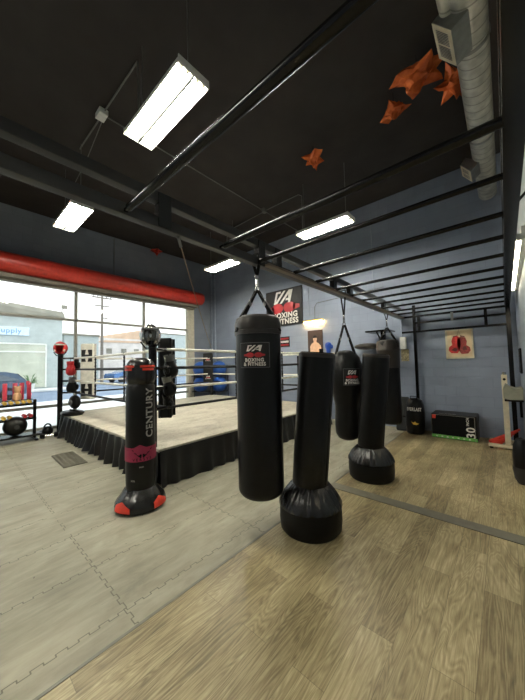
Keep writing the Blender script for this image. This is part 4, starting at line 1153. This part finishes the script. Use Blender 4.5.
def kettle(loc, r, label, rz=0):
    t = thing('kettlebell', loc, label, 'kettlebell', rz=rz)
    MB().lathe([(0, 0), (r*.7, 0), (r, r*.5), (r*1.05, r*.9), (r*.85, r*1.5), (r*.4, r*1.85), (0, r*1.9)], 24).build('bell', M['leather'], t)
    MB().path([V(0, r*.62*math.cos(a), r*1.6+r*.8*math.sin(a)) for a in [PI*k/8 for k in range(9)]], r*.16, 8).build('handle', M['steel'], t)
kettle((-8.42, 1.66, 0), .11, 'black kettlebell on the floor between dumbbell rack and ring')
t = thing('weight_plate', (-8.7, 1.62, .0), 'flat black weight plate on the floor by the window near the ring', 'weight plate')
MB().lathe([(.03, 0), (.19, 0), (.2, .02), (.2, .05), (.17, .06), (.08, .055), (.06, .07), (.03, .07), (.03, 0)], 32, cap=False).build('plate', M['leather'], t)
kettle((-8.55, 1.93-.45+.28, 0.0), .07, 'smaller black kettlebell right of the bigger one by the ring skirt') if False else None
t = dumbbell((-8.02, 1.62, .07), 1.2, 'black dumbbell lying on the floor beside the rack foot', M['leather'], None, 1.5)
t.location.z = .063

# floor grate
t = thing('door_mat', (-5.85, 1.46, 0), 'small dark ridged mat on the floor beside the ring skirt', 'mat', rz=-.03)
MB().box((-.46, -.17, 0), (.46, .17, .012), .004).build('mat_base', mat('dark_mat', (84, 80, 70), .9), t)
r_ = MB()
for k in range(23): r_.box((-.44+.04*k-.008, -.16, .012), (-.44+.04*k+.008, .16, .02))
for k in range(5): r_.box((-.45, -.14+.07*k-.006, .012), (.45, -.14+.07*k+.006, .018))
r_.build('ridge', mat('mat_ridges', (120, 116, 102), .9), t, smooth=False)

# ------------------------------------------------------------------ world, sun, camera
w = bpy.data.worlds.new('World'); sc.world = w; w.use_nodes = True
t = NT(w); bg = t.n['Background']
tc = t.node('ShaderNodeTexCoord'); sp = t.node('ShaderNodeSeparateXYZ'); t.l.new(tc.outputs['Generated'], sp.inputs[0])
colr = t.ramp(sp.outputs[2], [(.0, (1, .985, .96)), (.5, (.9, .95, 1))])
t.l.new(colr, bg.inputs['Color']); bg.inputs['Strength'].default_value = 1.15

cam = bpy.data.cameras.new('camera'); co = bpy.data.objects.new('camera', cam); C.objects.link(co)
cam.sensor_fit = 'HORIZONTAL'; cam.sensor_width = 36; cam.lens = 277/525*36; cam.clip_start = .03; cam.clip_end = 300
X = Vector((.7521874, .65854143, -.02318001)); Y = Vector((.04979163, -.02172508, .99852332)); Z = Vector((.65706538, -.75223082, -.04913118))
mw = Matrix((X, Y, Z)).transposed().to_4x4(); mw.translation = (0, 0, 1.6)
co.matrix_world = mw
sc.camera = co
sc.view_settings.view_transform = 'Standard'; sc.view_settings.look = 'None'; sc.view_settings.gamma = 1
sc.view_settings.use_curve_mapping = False
sc.view_settings.exposure = 1.2
